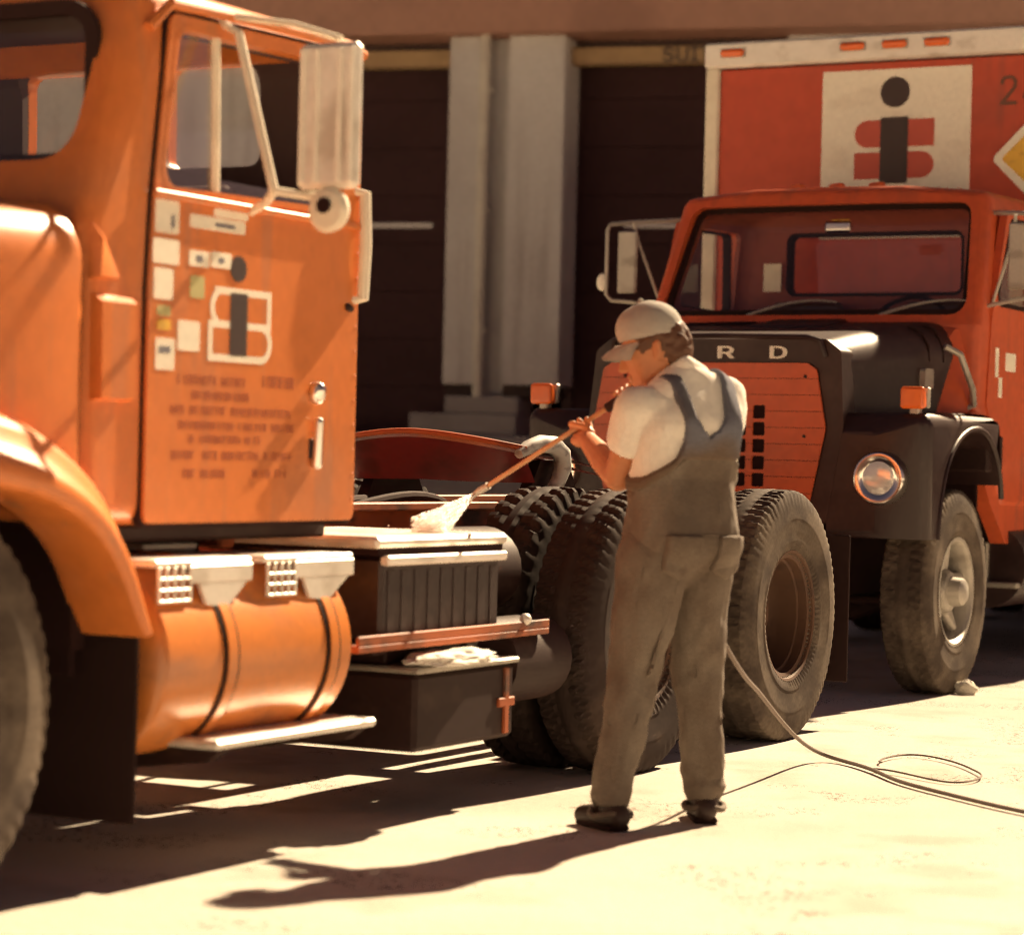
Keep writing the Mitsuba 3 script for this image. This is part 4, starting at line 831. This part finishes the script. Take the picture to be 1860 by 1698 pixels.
rsp = Polygon([(.130, 1.17), (.055, 1.17), (.0, 1.215), (.062, 1.30), (.100, 1.50), (.150, 1.50), (.128, 1.30), (.130, 1.22)])
vpan = Polygon([(-.10, 1.165), (.118, 1.165), (.112, 1.20), (.02, 1.255), (0, 1.232), (-.02, 1.255), (-.09, 1.20)])
st2 = union([infl2 ^ cutter(lsp, -.3, .02), infl2 ^ cutter(rsp, -.3, .02), infl2 ^ cutter(vpan, -.3, 0)])
P('straps', organic(st2, .012, 3), 'strap_denim', label='blue-grey braces crossing on the back')
edge = Polygon([(-.215, 1.045), (-.165, 1.10), (-.112, 1.15), (-.085, 1.185), (-.105, 1.185), (-.125, 1.16), (-.178, 1.12), (-.225, 1.06)])
P('bib_edge', organic(infl2 ^ cutter(edge, -.3, .05), .012, 2), 'strap_denim')
pk = []
for x0 in (-.155, .035):
    big = union([hull([tuple(p_[:3]) + (p_[3] + .016,) for p_ in q]) for q in ([tp(-.085, .0, 1.0, .107), tp(.060, .0, 1.0, .104), tp(-.085, -.03, .92, .118), tp(.062, -.03, .92, .116), tp(-.095, .02, .85, .11), tp(.070, .02, .85, .108)], [tp(-.105, .0, .86, .118), tuple(LK) + (.082,)], [tp(.072, .0, .86, .112), tuple(RK) + (.082,)])])
    m_ = organic(big ^ cutter(Polygon([(x0, .93), (x0 + .12, .93), (x0 + .12, .82), (x0 + .06, .79), (x0, .82)]), -.3, -.02), .012, 3)
    P('back_pocket', folds(m_, .006, (11, 11, 6), 5), 'overall_twill')
P('hammer_loop', tube([(.690, 8.26, .84), (.702, 8.25, .80), (.694, 8.24, .765), (.672, 8.20, .75)], .008, 8, smoothp=16), 'overall_twill')
# boots
for a_, d_ in ((LA, V3(-.52, .85, 0)), (RA, V3(-.05, .99, 0))):
    d_ = d_ / np.linalg.norm(d_); n2 = np.cross(V3(0, 0, 1), d_)
    bt = [hull([tuple(a_ + V3(0, 0, .01)) + (.047,), tuple(a_ * V3(1, 1, 0) + V3(0, 0, .05) - d_ * .02) + (.044,)]),
          hull([tuple(a_ * V3(1, 1, 0) - d_ * .045 + V3(0, 0, .045)) + (.038,), tuple(a_ * V3(1, 1, 0) + d_ * .05 + V3(0, 0, .042)) + (.036,), tuple(a_ * V3(1, 1, 0) + d_ * .135 + n2 * .012 + V3(0, 0, .032)) + (.031,), tuple(a_ * V3(1, 1, 0) + d_ * .135 - n2 * .012 + V3(0, 0, .032)) + (.031,)])]
    k = P('boot', organic(union(bt).trim_by_plane((0, 0, 1), .006), .012, 3), 'boot_leather')
    P('sole', hull([tuple(a_ * V3(1, 1, 0) - d_ * .05 + V3(0, 0, .010)) + (.010,), tuple(a_ * V3(1, 1, 0) - d_ * .045 + n2 * .03 + V3(0, 0, .010)) + (.010,), tuple(a_ * V3(1, 1, 0) - d_ * .045 - n2 * .03 + V3(0, 0, .010)) + (.010,), tuple(a_ * V3(1, 1, 0) + d_ * .135 + n2 * .030 + V3(0, 0, .010)) + (.010,), tuple(a_ * V3(1, 1, 0) + d_ * .135 - n2 * .030 + V3(0, 0, .010)) + (.010,), tuple(a_ * V3(1, 1, 0) + d_ * .160 + V3(0, 0, .010)) + (.010,)]), 'black_rubber', k)

# ------------------------------------------------------------------ wand, hose, spray
wd = thing('cleaning_wand', 'long thin copper-coloured spray wand held by the man, aimed down at the truck frame', 'spray wand')
obj('tube', tube([WA, WA * .5 + WB * .5, WB], .0085, 12), 'brass', wd)
obj('nozzle', tube([WA - WD * .05, WA - WD * .02, WA + WD * .02], [.009, .014, .013], 12), 'dull_metal', wd)
obj('grip', tube([GR - WD * .09, GR + WD * .06], .0165, 12), 'black_rubber', wd)
hs = [WB + WD * .0, V3(.56, 8.52, 1.34), V3(.63, 8.58, 1.05), V3(.60, 8.42, .80), V3(.690, 8.48, .60), V3(.866, 9.0, .376), V3(1.072, 9.70, .155), V3(1.266, 10.1, .022), V3(1.362, 9.88, .014), V3(1.442, 9.44, .013), V3(1.549, 9.13, .013), V3(1.672, 8.83, .013), V3(1.95, 8.35, .013), V3(2.5, 7.7, .013)]
hose = thing('hose', 'thin dark hose trailing from the man across the pale concrete', 'hose')
obj('hose_line', tube(hs, .0078, 8, smoothp=260), 'hose_rubber', hose)
lp = [V3(1.385, 9.78, .016), V3(1.53, 9.62, .012), V3(1.66, 9.47, .010), V3(1.755, 9.58, .013), V3(1.785, 9.86, .013), V3(1.74, 10.15, .013), V3(1.63, 10.32, .013), V3(1.52, 10.22, .013), V3(1.46, 10.02, .014)]
lo = thing('cord_loop', 'loose loop of thin pale cord on the concrete beside the hose', 'cord')
obj('cord', tube(lp, .0040, 6, smoothp=120), 'hose_rubber', lo)
# spray: droplets in a fan from the nozzle to the lid of the battery box
rng = np.random.default_rng(11)
tip = WA - WD * .05
hit = (M1 @ np.array([2.74, -1.02, .912, 1]))[:3]
ax1 = (hit - tip); L_ = np.linalg.norm(ax1); ax1 /= L_
sx = np.cross(ax1, V3(0, 0, 1)); sx /= np.linalg.norm(sx); sy = np.cross(sx, ax1)
ico = trimesh.creation.icosphere(0)
parts = []
for k in range(2600):
    u = rng.random() ** .75; r = (.006 + .062 * u) * rng.random() ** .6; a = rng.uniform(0, 2 * math.pi)
    q = tip + ax1 * (u * L_) + sx * r * math.cos(a) * 1.1 + sy * r * math.sin(a) * .8
    if k > 2450:
        q = hit + V3(*(rng.normal(0, 1, 3) * [.075, .05, .0])) + V3(0, 0, abs(rng.normal(0, .004)))
    s_ = rng.uniform(.0009, .0026); v = ico.vertices * s_
    v = v + np.outer(v @ ax1, ax1) * (rng.uniform(2, 9) if k <= 2450 else .3)
    parts.append((v + q, ico.faces))
nv = len(ico.vertices)
sv = np.vstack([p_[0] for p_ in parts]); sf = np.vstack([p_[1] + i * nv for i, p_ in enumerate(parts)])
spray = thing('water_spray', 'white fan of water spray hitting the lid of the black box', 'water spray', kind='stuff')
obj('droplets', trimesh.Trimesh(sv, sf, process=False), 'spray_white', spray, None, True)
# fine mist filling the fan
secs = []
for u in np.linspace(0, 1, 16):
    r0 = .007 + .048 * u
    secs.append([tip + ax1 * (u * L_ * .985) + (sx * math.cos(a) * 1.15 + sy * math.sin(a) * .75) * r0 * (1 + .28 * (meshkit.fbm(np.array([[u * 7, math.cos(a) * 1.5 + 4, math.sin(a) * 1.5]]), 3, 6)[0] - .5)) for a in np.linspace(0, 2 * math.pi, 28, endpoint=False)])
mist = loft(secs); mist.vertices[:, 2] = np.maximum(mist.vertices[:, 2], .9075)
mk = numbered(spray + '__mist')
if mist.volume < 0: mist.faces = mist.faces[:, ::-1]
scene[mk] = ply(mist, {'type': 'null'}, smooth=False, interior={'type': 'ref', 'id': 'spray_medium'})

# ------------------------------------------------------------------ small things
rg = trimesh.creation.icosphere(4); v = rg.vertices.copy(); n_ = meshkit.fbm(v * 2.2, 4, 2) - .5
v = v * (1 + n_[:, None] * 1.1) * np.array([.21, .10, .035]); v[:, 2] = np.maximum(v[:, 2], -.012); rg.vertices = v
rg.apply_translation((2.63, -1.20, .507))
obj('rag', rg, 'rag_white', None, M1, 50, label='crumpled white rag lying on the lower tool box', category='rag')
sn = trimesh.creation.icosphere(3); sn.vertices *= (1 + (meshkit.fbm(sn.vertices * 1.8, 3, 4) - .5)[:, None] * .7) * np.array([.06, .05, .042])
c0 = (M2 @ np.array([-.12, -1.16, .03, 1]))[:3]; sn.apply_translation(c0)
obj('stone', sn, 'stone_white', None, None, 50, label='pale stone against the front tyre of the black-nosed tractor', category='stone')
